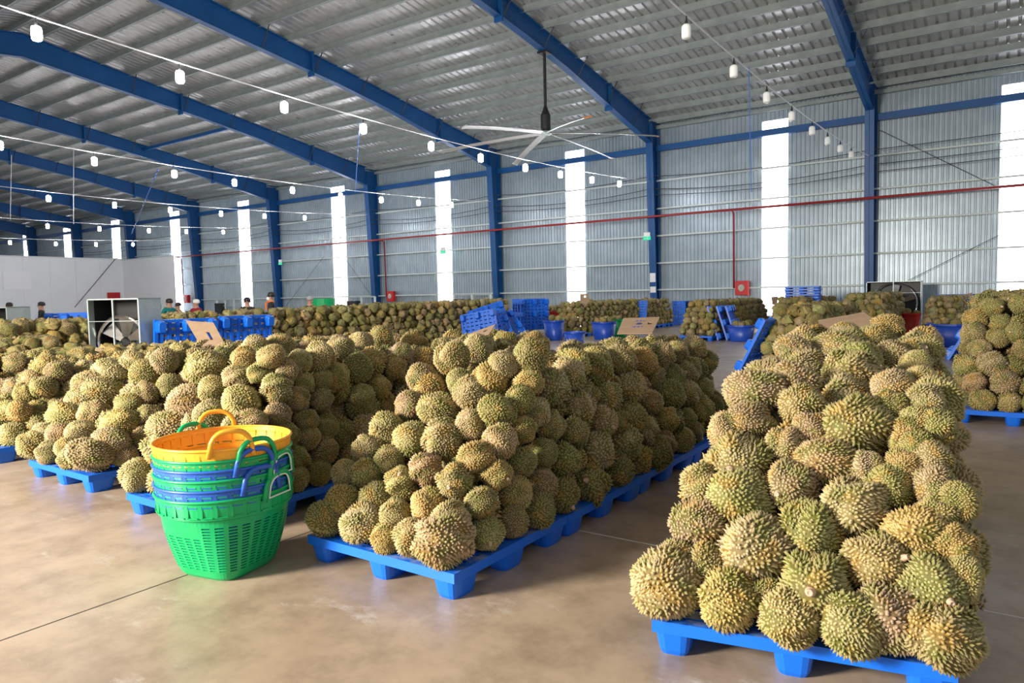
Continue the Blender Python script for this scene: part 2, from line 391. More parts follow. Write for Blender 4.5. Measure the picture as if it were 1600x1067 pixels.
# white insulated panel partition in the far end of the hall
pw = empty('wall_partition', (-66, 33, 0)); tag(pw, kind='structure')
for k in range(14):
    y1 = 33-k*2.0; MB().box((-66.1, y1-1.992, 0), (-66.0, y1, 5.5)).build('panel', M['panel'], pw, loc=(66, -33, 0))
for k in range(4):
    x0 = -66+k*2.1; MB().box((x0, 33, 0), (x0+2.093, 33.1, 5.45)).build('panel', M['panel'], pw, loc=(66, -33, 0))
MB().box((-66.15, 5, 5.5), (-65.9, 33.1, 5.6)).build('coping', M['white'], pw, loc=(66, -33, 0))
MB().box((-66.1, 32.9, 5.45), (-57.6, 33.1, 5.53)).build('coping', M['girt'], pw, loc=(66, -33, 0))
p1, p2 = on(180, 405, 0, -65.9), on(117, 480, 0, -65.9)
cable('wall_cable', [p1, p2], .03, M['cable_dark'], 'dark cable hanging slantwise across the white partition', 'cable')
p = on(27, 438, 0, -65.95); nt = MB().box((-.02, -1.0, -.75), (.02, 1.0, .75)).build('notice_board', mat('paper', (.97, .97, .98), .4), loc=p); tag(nt, 'pale sheet of notices on the white partition', 'notice')
p = on(178, 463, 0, -65.9); nt = MB().box((-.03, -.55, -.35), (.03, .55, .35)).build('wall_sign', M['cab_red'], loc=p); tag(nt, 'small red sign above the grey box fan', 'sign')

# ------------------------------------------------------------------ lamp strings
def bulb_mesh():
    prof = [(.0, -.25), (.06, -.247), (.082, -.225), (.088, -.18), (.088, -.05), (.076, -.01), (.04, .012), (0, .014)]
    return MB().lathe(prof, 14).mesh('bulb', True)
BM = {True: bulb_mesh(), False: bulb_mesh()}
BM[True].materials.append(M['bulb_lit']); BM[False].materials.append(M['bulb_off'])
SOCK = MB().lathe([(.02, .0), (.03, .005), (.03, .07), (.018, .085), (.01, .17), (.01, .19)], 8).mesh('socket'); SOCK.materials.append(M['black'])
ORD = ['first', 'second', 'third', 'fourth', 'fifth', 'sixth', 'seventh', 'eighth', 'ninth', 'tenth', 'eleventh', 'twelfth', 'thirteenth', 'fourteenth', 'fifteenth', 'sixteenth', 'seventeenth', 'eighteenth', 'nineteenth', 'twentieth']
def strz(y, low): return low + .0024*(y-17.5)**2
STR = [(COLX[0], 6.33, [12.6, 15.3, 17.8, 20.2, 22.6, 24.8, 26.9, 29.0], False, 'unlit string'),
       (COLX[1], 6.33, [6.0, 8.73, 11.4, 14.0, 16.8, 19.3, 22.0, 24.5, 27.1, 29.7], True, 'string ending at the fan column'),
       (COLX[2], 6.24, [8.86, 11.5, 14.2, 16.6, 19.3, 21.9, 24.4, 27.0, 29.6], True, 'second lit string'),
       (COLX[3], 6.3, [14.2, 17.0, 19.7, 22.5, 25.2, 28.0, 30.5], True, 'third lit string'),
       (COLX[4], 6.15, [10.1, 12.9, 15.6, 18.3, 21.1, 24.1, 26.6, 29.3], True, 'fourth lit string'),  # string carried on out of view, those bulbs added to light the partition
       (COLX[5], 5.9, [9.5, 12.2, 14.9, 17.5, 20.2, 23, 25.7, 28.4], True, 'farthest lit string')]  # unseen near bulbs here too, added to brighten the white partition
for X, low, ys, lit, nm in STR:
    yy = np.linspace(-6, 33.1, 40)
    cable('lamp_cable', [(X, v, strz(v, low)+.17) for v in yy], .016, M['cable_white'], 'sagging white cable of the '+nm, 'cable', 'lamp cables')
    ss = sorted(ys, reverse=True)
    for i, v in enumerate(ss):
        o = empty('hanging_bulb', (X, v, strz(v, low)))
        tag(o, '%s white bulb, %s from the wall on the %s' % ('glowing' if lit else 'unlit', ORD[i], nm), 'light bulb', 'bulbs on the '+nm)
        b = link('bulb', BM[lit], None, o); link('socket', SOCK, None, o)
for px0, px1, X, wh in (((18, 242), (16, 344), -34.4, 'leftmost'), ((115, 230), (115, 350), -34.4, 'next to the leftmost')):
    a = on(*px0, 0, X); b = on(*px1, 0, X); cable('hanging_wire', [a, b], .012, M['cable_white'], 'thin vertical wire dropping from the roof, '+wh, 'wire', 'hanging wires')
a = on(247, 264, 0, -24.4); b = on(206, 365, 0, -30); cable('hanging_wire', [a, b], .014, M['b_blue'], 'blue cord hanging slantwise under the second lit string', 'wire', 'hanging wires')
a = on(562, 190, 0, -14.6); b = on(555, 300, 0, -14.6); cable('hanging_wire', [a, b], .011, M['b_blue'], 'blue cord dropping from the string ending at the fan column', 'wire', 'hanging wires')
a = on(1170, 105, 0, -4.84); b = on(1174, 300, 0, -4.84); cable('hanging_wire', [a, b], .010, M['b_blue'], 'thin blue cord dropping from the unlit bulb string', 'wire', 'hanging wires')

# ------------------------------------------------------------------ big ceiling fan
fan = empty('ceiling_fan', (COLX[1], 23.45, 7.8)); tag(fan, 'large six-bladed ceiling fan hanging from a blue rafter', 'fan')
top = roofz(23.45)-under(23.45)-7.8+.07
MB().tube([(0, 0, .7), (0, 0, top)], .06, 10).build('down_rod', M['black'], fan)
MB().box((-.2, -.2, top-.06), (.2, .2, top+.02)).build('mount', M['black'], fan)
MB().lathe([(.0, .0), (.12, .0), (.19, .1), (.19, .62), (.13, .75), (.06, .95), (.06, 1.0)], 16).build('motor_housing', M['black'], fan)
MB().lathe([(.0, -.12), (.2, -.11), (.26, -.04), (.2, .02), (0, .02)], 16).build('hub', M['galv'], fan)
for k in range(6):
    a = math.radians(21+60*k); c, s = math.cos(a), math.sin(a)
    mb = MB(); prof = [(-.11, .0), (-.05, .025), (.05, .035), (.11, .012), (.05, -.002), (-.05, -.01)]; st = []
    for r, dz in ((.2, -.06), (1.5, -.16), (2.9, -.30), (4.15, -.46)):
        for (q, h) in prof: mb.v.append((r*c-q*s, r*s+q*c, dz+h+.25*q))
    n = len(prof)
    for i in range(3):
        for j in range(n): mb.f.append((i*n+j, i*n+(j+1) % n, (i+1)*n+(j+1) % n, (i+1)*n+j))
    mb.f += [tuple(range(n))[::-1], tuple(3*n+j for j in range(n))]
    bl = mb.build('blade', M['alu'], fan)
    mb = MB(); R1, R2, q = 4.15, 4.24, .115
    mb.hexa([(r*c-s*w_, r*s+c*w_, -.47+h_+.25*w_) for h_ in (-.015, .035) for r, w_ in ((R1, -q), (R2, -q), (R2, q), (R1, q))])
    mb.build('tip_cap', M['orange'] if k == 5 else M['card'] if k == 0 else M['alu'], bl)
# ------------------------------------------------------------------ pallets
def superrect(hx, hy, z, k=16, n=4.0):
    out = []
    for j in range(k):
        a = 2*math.pi*(j+.5)/k; c, s = math.cos(a), math.sin(a)
        out.append((hx*math.copysign(abs(c)**(2/n), c), hy*math.copysign(abs(s)**(2/n), s), z))
    return out
def loft(mb, rings, cap=True):
    k = len(rings[0]); n0 = len(mb.v)
    for r in rings: mb.v += r
    for i in range(len(rings)-1):
        for j in range(k): mb.f.append((n0+i*k+j, n0+i*k+(j+1) % k, n0+(i+1)*k+(j+1) % k, n0+(i+1)*k+j))
    if cap: mb.f.append(tuple(n0+j for j in range(k))[::-1]); mb.f.append(tuple(n0+(len(rings)-1)*k+j for j in range(k)))
    return mb
PW = 1.16
def pallet_meshes(W=PW, L=PW):
    mb = MB(); hx, hy = W/2, L/2
    for s in (-1, 1):   # rim
        mb.box((-hx, min(s*hy, s*(hy-.055)), .086), (hx, max(s*hy, s*(hy-.055)), .14))
        mb.box((min(s*hx, s*(hx-.055)), -hy+.055, .086), (max(s*hx, s*(hx-.055)), hy-.055, .14))
    for i in range(9):
        y = -hy+.055+(i+.5)*(L-.11)/9; mb.box((-hx+.055, y-.042, .112), (hx-.055, y+.042, .139))
    for i in range(7):
        x = -hx+.055+(i+.5)*(W-.11)/7; mb.box((x-.03, -hy+.055, .1), (x+.03, hy-.055, .136))
    mb.v = [(x, y, z+.02) for x, y, z in mb.v]
    deck = mb.mesh('deck'); deck.materials.append(M['pallet'])
    ft = loft(MB(), [superrect(.062, .088, 0), superrect(.070, .098, .02), superrect(.086, .118, .11)]).mesh('foot'); ft.materials.append(M['pallet'])
    return deck, ft
DECK, FOOT = pallet_meshes()
def pallet(loc, rot, label, group='blue plastic pallets', zr=None):
    t = empty('pallet', loc, rot); tag(t, label, 'pallet', group)
    link('deck', DECK, None, t)
    for i in (-1, 0, 1):
        for j in (-1, 0, 1): link('foot', FOOT, None, t, loc=(i*(PW/2-.088), j*(PW/2-.12), 0))
    return t

# ------------------------------------------------------------------ baskets
def basket(loc, rot, color, label, group, handle_deg=0, Rt=.385, Rb=.222, H=.50, slots=True, ncol=30, arch=True, slot_from=None, worn=False):
    t = empty('basket', loc, (0, 0, rot)); tag(t, label, 'basket', group)
    zs = [0.0, .012, .045]; nrow = 16; z = .055; kinds = ['w', 'w', 'w']
    # wall grid: alternating bars and slots below the collar
    zb = H-.135; pitch = (zb-.075)/nrow
    zs = [0, .02]; kinds = ['w']; kinds.append('w'); zs.append(.065)
    for i in range(nrow):
        zs.append(zs[-1]+pitch*.45); kinds.append('s'); zs.append(zs[-1]+pitch*.55); kinds.append('w')
    zs += [H-.115, H-.105, H-.02, H]; kinds += ['w', 'c0', 'c', 'c']
    def R(z):
        q = z/H; r = Rb+(Rt-.03-Rb)*min(1, q/.80)
        if z < .03: r -= .02*(1-z/.03)
        if z >= H-.106: r = Rt-.012+.012*(z-(H-.105))/.105
        return r
    angs = []; ck = []
    for c in range(ncol):
        a0 = 2*math.pi*c/ncol; p = 2*math.pi/ncol
        angs += [a0, a0+.36*p]; ck += ['g', 's']     # gap then slot
        angs += [a0+.68*p]; ck += ['s']
    K = len(angs); mb = MB()
    for z in zs:
        n = 4.6-2.6*min(1, z/(H*.8))
        for a in angs:
            c, s = math.cos(a), math.sin(a); e = (abs(c)**n+abs(s)**n)**(-1/n); r = R(z)*e*(1-.04*(n-2)/2.6)
            mb.v.append((r*c, r*s, z))
    for i in range(len(zs)-1):
        for j in range(K):
            if slots and kinds[i] == 's' and ck[j] == 's':
                col_i = j//3
                if slot_from is None or i > 0 and not (col_i in slot_from and zs[i] > zb-pitch*4.6): continue
            mb.f.append((i*K+j, i*K+(j+1) % K, (i+1)*K+(j+1) % K, (i+1)*K+j))
    mb.f.append(tuple(range(K))[::-1])
    b = mb.build('body', color, t, smooth=False)
    so = b.modifiers.new('s', 'SOLIDIFY'); so.thickness = .006; so.offset = -1
    MB().tube([(Rt*math.cos(a), Rt*math.sin(a), H) for a in np.linspace(0, 2*math.pi, 49)[:-1]], .009, 6, True).build('rim', color, t, smooth=True)
    ribs = MB()
    for i in range(30):
        a = 2*math.pi*i/30; c, s = math.cos(a), math.sin(a); n = .028
        for hh in (H-.092, H-.03): ribs.hexa([((Rt-.014)*c+q*s, (Rt-.014)*s-q*c, hh+dz) for dz in (0, .006) for q in (n, n, -n, -n)][:0] or [((Rt-.016+d)*c+q*s, (Rt-.016+d)*s-q*c, hh+dz) for dz in (0, .006) for d, q in ((0, n), (.013, n), (.013, -n), (0, -n))])
        ribs.hexa([((Rt-.016+d)*c+q*s, (Rt-.016+d)*s-q*c, H-.092+dz) for dz in (0, .065) for d, q in ((0, n), (.013, n), (.013, n-.006), (0, n-.006))])
    cr = ribs.build('collar_ribs', color, t)
    if arch:
        for s in (0, 180):
            a = math.radians(handle_deg+s); pts = []
            for q in np.linspace(-1, 1, 15):
                aa = a+q*.30; hgt = .115*math.sqrt(max(0, 1-abs(q)**2.6)); lo = -.03*abs(q)**6
                rr = Rt+.012; pts.append((rr*math.cos(aa), rr*math.sin(aa), H-.01+hgt+lo))
            pts = [(pts[0][0], pts[0][1], H-.03)] + pts + [(pts[-1][0], pts[-1][1], H-.03)]
            hd = MB().tube(pts, .015, 7).build('handle', color, t, smooth=True)
            if worn:   # pale worn lip round the grip opening
                c_ = Vector((Rt*math.cos(a), Rt*math.sin(a), H+.04)); o_ = Vector((math.cos(a), math.sin(a), 0))*.012
                MB().tube([c_+(Vector(p_)-c_)*.80+o_ for p_ in pts[1:-1]], .005, 6, True).build('worn_edge', M['white'], hd)
    return t
bc = on(333, 905, 2, 0); bc = Vector((bc.x-.10, bc.y+.17, 0))
pile = [('b_green', 'bottom green basket of the stack, slotted sides in full view', 15, .0), ('b_blue', 'lower blue basket nested in the basket stack', -3, .058), ('b_green', 'middle green basket between the two blue ones in the stack', 20, .113),
        ('b_blue', 'upper blue basket nested in the basket stack', -8, .168), ('b_green', 'top green basket just under the yellow one', -6, .222), ('b_yellow', 'yellow basket on top of the nested stack', -27, .285)]
for i, (c, lab, hd, z) in enumerate(pile):
    basket((bc.x, bc.y, z), math.radians(12), M[c], lab, 'nested baskets by the pallets', hd-12, slot_from={18, 19, 20, 21, 22, 23} if i == 0 else None, worn=i in (0, 2))

# ------------------------------------------------------------------ durians
def ico(sub):
    bm = bmesh.new(); bmesh.ops.create_icosphere(bm, subdivisions=sub, radius=1)
    v = np.array([p.co[:] for p in bm.verts]); f = np.array([[q.index for q in g.verts] for g in bm.faces]); bm.free(); return v, f
def durian_geo(seed, nsp, k, sub, hgt):
    g = np.random.default_rng(seed); ph = g.uniform(0, 6.28, 8); lob = g.uniform(.045, .10); am = g.uniform(-.07, .07, 4); elong = 1.18
    fr = g.uniform(1.4, 2.6, (4, 3))
    def rad(d):
        th = np.arctan2(d[:, 1], d[:, 0]); s = np.sqrt(np.clip(1-d[:, 2]**2, 0, 1))
        r = 1+lob*np.cos(5*th+ph[0])*s**2
        for i in range(4): r = r+am[i]*np.sin(d@fr[i]*2+ph[i+1])
        r = r*(1-.07*d[:, 2]) ; return r
    def pos(d):
        p = d*rad(d)[:, None]; p[:, 2] *= elong; return p*.9
    v, f = ico(sub); V = [pos(v)]; Fc = [f]; T = [np.zeros(len(v))]; R = [v]
    i = np.arange(nsp)+.5; z = 1-2*i/nsp; phi = i*2.399963
    d = np.c_[np.sqrt(1-z*z)*np.cos(phi), np.sqrt(1-z*z)*np.sin(phi), z]
    sp = math.sqrt(4*math.pi/nsp); d = d+g.normal(0, .22*sp, d.shape); d /= np.linalg.norm(d, axis=1)[:, None]
    d = d[d[:, 2] < .975]; n = len(d); P = pos(d)
    ref = np.where(np.abs(d[:, 2:3]) < .9, np.array([[0, 0, 1.]]), np.array([[1., 0, 0]]))
    a = np.cross(d, ref); a /= np.linalg.norm(a, axis=1)[:, None]; b = np.cross(d, a); e = .02
    da = d+a*e; da /= np.linalg.norm(da, axis=1)[:, None]; db = d+b*e; db /= np.linalg.norm(db, axis=1)[:, None]
    N = np.cross(pos(da)-P, pos(db)-P); N /= np.linalg.norm(N, axis=1)[:, None]; N *= np.sign((N*P).sum(1))[:, None]
    rb = sp*.57*g.uniform(.8, 1.15, n); h = hgt*g.uniform(.75, 1.25, n)*np.clip(1.25-np.abs(d[:, 2])**3*.6, .4, 1.2)
    lean = g.normal(0, .14, (n, 3)); tipp = P+(N+lean)*h[:, None]
    rot = g.uniform(0, 6.28, n); vs = np.empty((n, k+1, 3)); tp = np.zeros((n, k+1)); tp[:, k] = 1
    for j in range(k):
        an = rot+2*math.pi*j/k; vs[:, j] = P-N*.03+(a*np.cos(an)[:, None]+b*np.sin(an)[:, None])*rb[:, None]
    vs[:, k] = tipp; o = len(v)+np.arange(n)*(k+1)
    fs = np.concatenate([np.stack([o+j, o+(j+1) % k, o+k], 1) for j in range(k)])
    # keep outward orientation
    A = vs[:, 0]; B = vs[:, 1 % k]; C = vs[:, k]; cr = np.cross(B-A, C-A); flip = ((cr*(A-P)).sum(1) < 0).mean() > .5
    if flip: fs = fs[:, ::-1]
    V.append(vs.reshape(-1, 3)); Fc.append(fs); T.append(tp.reshape(-1)); R.append(np.repeat(d, k+1, 0))
    top = pos(np.array([[0, 0, 1.]]))[0]
    return np.concatenate(V), np.concatenate(Fc), np.concatenate(T), np.concatenate(R), top
def np_mesh(name, V, Fc, attrs):
    me = bpy.data.meshes.new(name); me.vertices.add(len(V)); me.vertices.foreach_set('co', V.astype(np.float32).ravel())
    me.loops.add(Fc.size); me.loops.foreach_set('vertex_index', Fc.astype(np.int32).ravel())
    me.polygons.add(len(Fc)); me.polygons.foreach_set('loop_start', np.arange(0, Fc.size, 3, dtype=np.int32))
    for nm, (ty, arr) in attrs.items():
        at = me.attributes.new(nm, ty, 'POINT'); at.data.foreach_set({'FLOAT': 'value', 'FLOAT_VECTOR': 'vector', 'FLOAT_COLOR': 'color'}[ty], arr.astype(np.float32).ravel())
    me.update(); me.validate(); return me
def variants(n, seed, nsp, k, sub, hgt):
    out = []
    for i in range(n):
        V, Fc, T, R, top = durian_geo(seed+i, nsp, k, sub, hgt)
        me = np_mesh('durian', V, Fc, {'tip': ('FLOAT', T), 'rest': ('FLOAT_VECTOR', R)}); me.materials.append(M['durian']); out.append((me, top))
    return out
HI = variants(8, 100, 860, 5, 3, .105); MID = variants(6, 200, 600, 4, 3, .11)
GEO_MID = [durian_geo(300+i, 400, 3, 2, .12) for i in range(5)]; GEO_LO = [durian_geo(400+i, 8, 3, 3, .02) for i in range(4)]
STEM = MB().lathe([(.0, -.05), (.16, -.05), (.12, .02), (.085, .10), (.095, .13), (.09, .15), (.05, .155), (.045, .145), (0, .145)], 12).mesh('stem', True); STEM.materials.append(M['stem'])

TINT = {'olive green': (.27, .25, .085), 'tan': (.45, .355, .195), 'pale yellow': (.40, .345, .145), 'golden': (.49, .335, .11), 'brown': (.36, .265, .155)}
TN = list(TINT); TP = [.27, .30, .23, .10, .10]
DUR = []   # each fruit: dict(p, r, e (elongation), axis, tint, stem, pile, hand)
BINS = []
class Heap:
    def __init__(s, name, x0, y0, W, L, Hh, rot=0, fs=.75, bs=.3, zb=.16, side=.19, rise=0, side_r=None):
        s.side_r = side if side_r is None else side_r
        s.rise = rise
        s.name, s.o, s.W, s.L, s.H, s.rot, s.fs, s.bs, s.zb, s.side = name, Vector((x0, y0, 0)), W, L, Hh, rot, fs, bs, zb, side
        s.ca, s.sa = math.cos(rot), math.sin(rot)
    def loc(s, P):   # world -> local arrays
        d = P-np.array(s.o[:]); return np.c_[d[:, 0]*s.ca+d[:, 1]*s.sa, -d[:, 0]*s.sa+d[:, 1]*s.ca, d[:, 2]]
    def wor(s, Q): return np.c_[Q[:, 0]*s.ca-Q[:, 1]*s.sa+s.o.x, Q[:, 0]*s.sa+Q[:, 1]*s.ca+s.o.y, Q[:, 2]]
    def lim(s, z):
        t = np.clip((z-s.zb-.1)/(s.H-.24-s.zb+.01), 0, 1)
        return .06+s.side*t**1.3, s.W-.06-s.side_r*t**1.3, .075+s.fs*t**1.1, s.L-.10-s.bs*t
    def depth(s, Q):  # distance inside the domain of centres (negative outside)
        a0, a1, b0, b1 = s.lim(Q[:, 2]); return np.minimum.reduce([Q[:, 0]-a0, a1-Q[:, 0], Q[:, 1]-b0, b1-Q[:, 1], s.H-.12-s.rise*(1-np.clip(Q[:, 1]/s.L, 0, 1))-Q[:, 2], Q[:, 2]-s.zb-.085])
    def clamp(s, Q):
        Q[:, 2] = np.clip(Q[:, 2], s.zb+.105, s.H-.12-s.rise*(1-np.clip(Q[:, 1]/s.L, 0, 1))); a0, a1, b0, b1 = s.lim(Q[:, 2])
        Q[:, 0] = np.clip(Q[:, 0], a0, a1); Q[:, 1] = np.clip(Q[:, 1], b0, b1); return Q
    def hit(s, px, py):
        d = np.array(ray(px, py)[:]); ts = np.linspace(1.5, 14, 2500); P = np.array(CAM[:])+ts[:, None]*d; dp = s.depth(s.loc(P))
        k = np.where(dp > 0)[0]
        if len(k): return P[k[0]], ts[k[0]]
        i = int(np.argmax(dp)); return .25*s.wor(s.clamp(s.loc(P[i:i+1])))[0]+.75*P[i], ts[i]
    def fill(s, hand=(), relax=10, sp=.230, keep_back=False):
        hp = []; hr = []
        for h in hand:
            px, py, ww, hh, tint = h[:5]; p, t = s.hit(px, py); r = .53*math.sqrt(ww*hh)/F*t
            r = min(max(r, .085), .165)
            p[2] = max(p[2], s.zb+r*.97)
            DUR.append(dict(p=p, r=r, e=max(ww/hh, hh/ww), horiz=ww >= hh, tint=tint, stem=h[5] if len(h) > 5 else None, pile=s.name, hand=True)); hp.append(p); hr.append(r)
        g = RNG; Q = []; k = 0; z = s.zb+.11
        while z < s.H-.08:
            off = g.uniform(0, sp, 2)
            A, B = np.meshgrid(np.arange(-.1, s.W+.1, sp)+off[0]-sp/2, np.arange(-.1, s.L+.1, sp*.92)+off[1]-sp/2)
            B = B+0*A; A = A+(np.arange(A.shape[0])[:, None] % 2)*sp/2
            Q.append(np.c_[A.ravel(), B.ravel(), np.full(A.size, z)]); z += .178; k += 1
        Q = np.concatenate(Q); Q += g.normal(0, .032, Q.shape); dp = s.depth(Q); Q = Q[(dp > -.045) & (dp < .30)]
        rr = g.normal(.124, .012, len(Q)).clip(.098, .15)
        Q = s.clamp(Q)
        if hp:
            HPl = s.loc(np.array(hp)); HR = np.array(hr)
            for _ in range(2):
                dd = np.linalg.norm(Q[:, None]-HPl[None], axis=2); ok = (dd > .80*(rr[:, None]+HR[None])).all(1); Q, rr = Q[ok], rr[ok]
            # nothing may stand between the camera and a fruit that the photograph shows whole
            W_ = s.wor(Q); C0 = np.array(CAM[:])
            for p, r in zip(hp, hr):
                dvec = p-C0; dl = np.linalg.norm(dvec); dvec = dvec/dl; tt = (W_-C0)@dvec; lat = np.linalg.norm((W_-C0)-tt[:, None]*dvec, axis=1)
                bad = (tt < dl-.02) & (lat < r*.40+rr*.62); W_, Q, rr = W_[~bad], Q[~bad], rr[~bad]
        for it in range(relax):
            if len(Q) > 2200: break
            df = Q[:, None]-Q[None]; ds = np.sqrt((df**2).sum(2))+1e-6; np.fill_diagonal(ds, 9)
            need = .93*(rr[:, None]+rr[None]); pen = np.clip(need-ds, 0, None); mv = (df/ds[..., None]*pen[..., None]*.38).sum(1); Q = s.clamp(Q+np.clip(mv, -.04, .04))
        W_ = s.wor(Q)
        for p, r in zip(W_, rr):
            DUR.append(dict(p=p, r=float(r), e=float(g.uniform(1.0, 1.3)), horiz=True, tint=None, stem=(True if g.random() < .45 else None), pile=s.name, hand=False))

# (px, py, width px, height px, colour[, stem px offset])
og, tn, yg, go, br = TN
HB = [(1036, 932, 105, 95, tn), (1134, 959, 92, 85, go), (1234, 994, 85, 80, yg), (1328, 1003, 98, 88, yg), (1473, 1006, 118, 90, yg), (1391, 968, 98, 95, br, (38, 24)), (1272, 917, 124, 98, og, (-6, 8)),
      (1178, 863, 113, 105, tn, (-36, 34)), (1266, 832, 100, 82, og, (6, 30)), (1368, 879, 95, 85, yg, (34, -6)), (1455, 917, 105, 88, og, (20, 16)), (1103, 885, 75, 75, og, (-16, 20)), (1056, 872, 60, 55, yg),
      (1096, 823, 85, 74, br), (1161, 782, 110, 82, yg), (1234, 760, 88, 72, br, (-20, 12)), (1333, 794, 110, 80, tn), (1426, 838, 100, 78, go), (1196, 932, 55, 48, og), (1288, 722, 95, 68, tn), (1154, 725, 105, 80, yg, (-14, 10)),
      (1092, 762, 60, 65, yg), (1386, 758, 60, 65, og), (1466, 805, 70, 55, yg), (1492, 855, 48, 58, go), (1413, 729, 45, 40, go), (1462, 758, 60, 60, br), (1502, 783, 46, 50, og), (1353, 733, 50, 60, tn),
      (1176, 612, 95, 62, tn), (1254, 575, 75, 55, tn), (1330, 586, 90, 68, yg), (1397, 604, 65, 50, tn), (1254, 636, 68, 62, yg), (1176, 662, 75, 55, br), (1129, 670, 45, 55, tn), (1342, 665, 105, 85, og), (1275, 673, 72, 45, br),
      (1228, 700, 55, 58, tn), (1388, 636, 48, 50, og), (1429, 662, 45, 45, yg), (1301, 543, 75, 42, tn), (1240, 546, 55, 40, tn), (1370, 531, 70, 42, yg), (1394, 560, 55, 48, tn), (1318, 518, 50, 28, tn), (1388, 505, 48, 38, go),
      (1430, 702, 38, 38, og), (1455, 720, 52, 58, br), (1432, 566, 38, 40, yg), (1437, 600, 38, 45, yg), (1446, 627, 40, 40, tn), (1462, 668, 38, 38, og), (1416, 685, 34, 40, go), (1505, 905, 40, 60, yg)]
HA = [(698, 862, 92, 75, tn), (645, 846, 55, 58, yg), (601, 852, 42, 40, go), (565, 831, 70, 55, tn), (510, 822, 58, 48, og), (537, 785, 53, 52, go), (586, 780, 52, 48, og), (617, 806, 48, 48, yg), (668, 791, 55, 52, go), (706, 810, 60, 48, tn),
      (761, 833, 48, 55, yg, (4, 14)), (801, 818, 42, 50, br), (843, 810, 53, 52, og), (710, 755, 56, 56, yg, (-8, 6)), (750, 785, 50, 42, og), (626, 755, 52, 48, yg, (-2, -16)), (664, 734, 50, 48, tn), (571, 742, 47, 46, yg), (535, 740, 40, 46, tn),
      (607, 719, 45, 40, yg), (641, 688, 56, 52, yg), (691, 688, 55, 60, tn), (742, 715, 55, 50, go), (782, 690, 52, 50, tn), (776, 742, 48, 48, go, (16, 6)), (814, 721, 50, 44, og), (807, 770, 50, 48, yg), (845, 757, 46, 46, br), (849, 706, 40, 44, og),
      (569, 702, 48, 40, tn), (601, 673, 52, 52, yg), (639, 635, 46, 46, br), (687, 641, 64, 48, yg), (736, 664, 44, 46, tn), (778, 645, 60, 48, og), (736, 616, 50, 50, tn), (672, 605, 48, 46, go), (765, 595, 56, 52, go), (647, 591, 44, 44, br),
      (704, 561, 54, 46, yg), (719, 595, 38, 36, yg), (788, 570, 48, 38, tn), (746, 545, 42, 44, tn), (828, 557, 52, 52, og), (837, 538, 46, 34, go), (824, 599, 48, 40, go), (811, 626, 44, 44, og), (837, 645, 42, 46, tn), (816, 671, 42, 42, go), (858, 662, 42, 46, yg)]
HCc = [(215, 750, 48, 50, tn), (268, 671, 72, 44, tn), (293, 628, 60, 50, tn), (333, 610, 44, 42, yg), (379, 628, 57, 48, yg), (318, 575, 60, 48, yg), (370, 589, 46, 36, tn), (404, 582, 34, 32, og), (431, 607, 46, 42, yg), (333, 648, 54, 40, tn), (395, 660, 46, 36, tn),
       (381, 560, 40, 32, go), (397, 541, 40, 32, tn), (438, 541, 46, 36, tn), (422, 557, 46, 32, yg), (470, 564, 36, 32, tn), (501, 557, 42, 42, tn), (449, 580, 36, 34, br), (474, 600, 36, 34, og), (463, 625, 36, 40, tn), (501, 594, 34, 30, og), (526, 589, 40, 40, go), (501, 625, 34, 34, br),
       (479, 657, 40, 34, og), (508, 668, 36, 34, og), (435, 648, 40, 38, br), (447, 680, 36, 36, og), (479, 684, 40, 34, yg), (506, 702, 40, 44, br), (463, 716, 36, 38, og), (463, 757, 36, 40, yg), (497, 743, 38, 38, og), (565, 619, 36, 36, yg), (592, 605, 36, 34, go), (594, 528, 34, 38, og), (533, 544, 42, 36, tn), (563, 537, 36, 38, tn)]
HD = [(143, 723, 66, 46, tn), (195, 721, 40, 32, br), (104, 728, 32, 28, og), (52, 705, 46, 40, yg), (73, 721, 36, 32, br), (175, 689, 56, 38, tn), (188, 662, 56, 40, go), (145, 646, 46, 36, tn), (129, 675, 44, 34, tn), (98, 682, 46, 36, br), (91, 650, 54, 40, yg), (66, 678, 40, 34, tn), (111, 700, 42, 32, yg),
      (163, 612, 58, 40, tn), (157, 580, 50, 36, tn), (229, 585, 44, 42, og), (227, 614, 42, 32, br), (256, 564, 40, 38, br), (263, 603, 38, 32, og), (204, 566, 42, 32, tn), (200, 632, 46, 34, og), (231, 650, 38, 32, br), (222, 684, 36, 38, br), (116, 625, 48, 32, tn), (125, 600, 56, 32, br)]
rotB = math.radians(11.5)
hb = Heap('near end pile', -1.26, 2.84, PW+.06, 3.55, 1.34, math.radians(6.5), fs=1.05, side=.24, rise=.18, side_r=.06); hb.fill(HB)
ha = Heap('long pile by baskets', -3.49, 2.77, PW, 4.65, 1.2, 0, fs=.95, side=.2, rise=-.16); ha.fill(HA)
ROWS = [('pile behind baskets', -5.47, 2.67, 4.65, 1.33, .6, HCc), ('third pile over', -7.45, 2.77, 4.65, 1.22, .9, HD), ('fourth pile over', -9.47, 2.77, 4.8, 1.12, .7, ())]
for nm, x0, y0, L, h, fs, hh_ in ROWS: Heap(nm, x0, y0, PW, L, h-.12, 0, fs=fs, side=.17, rise=-.13).fill(hh_)
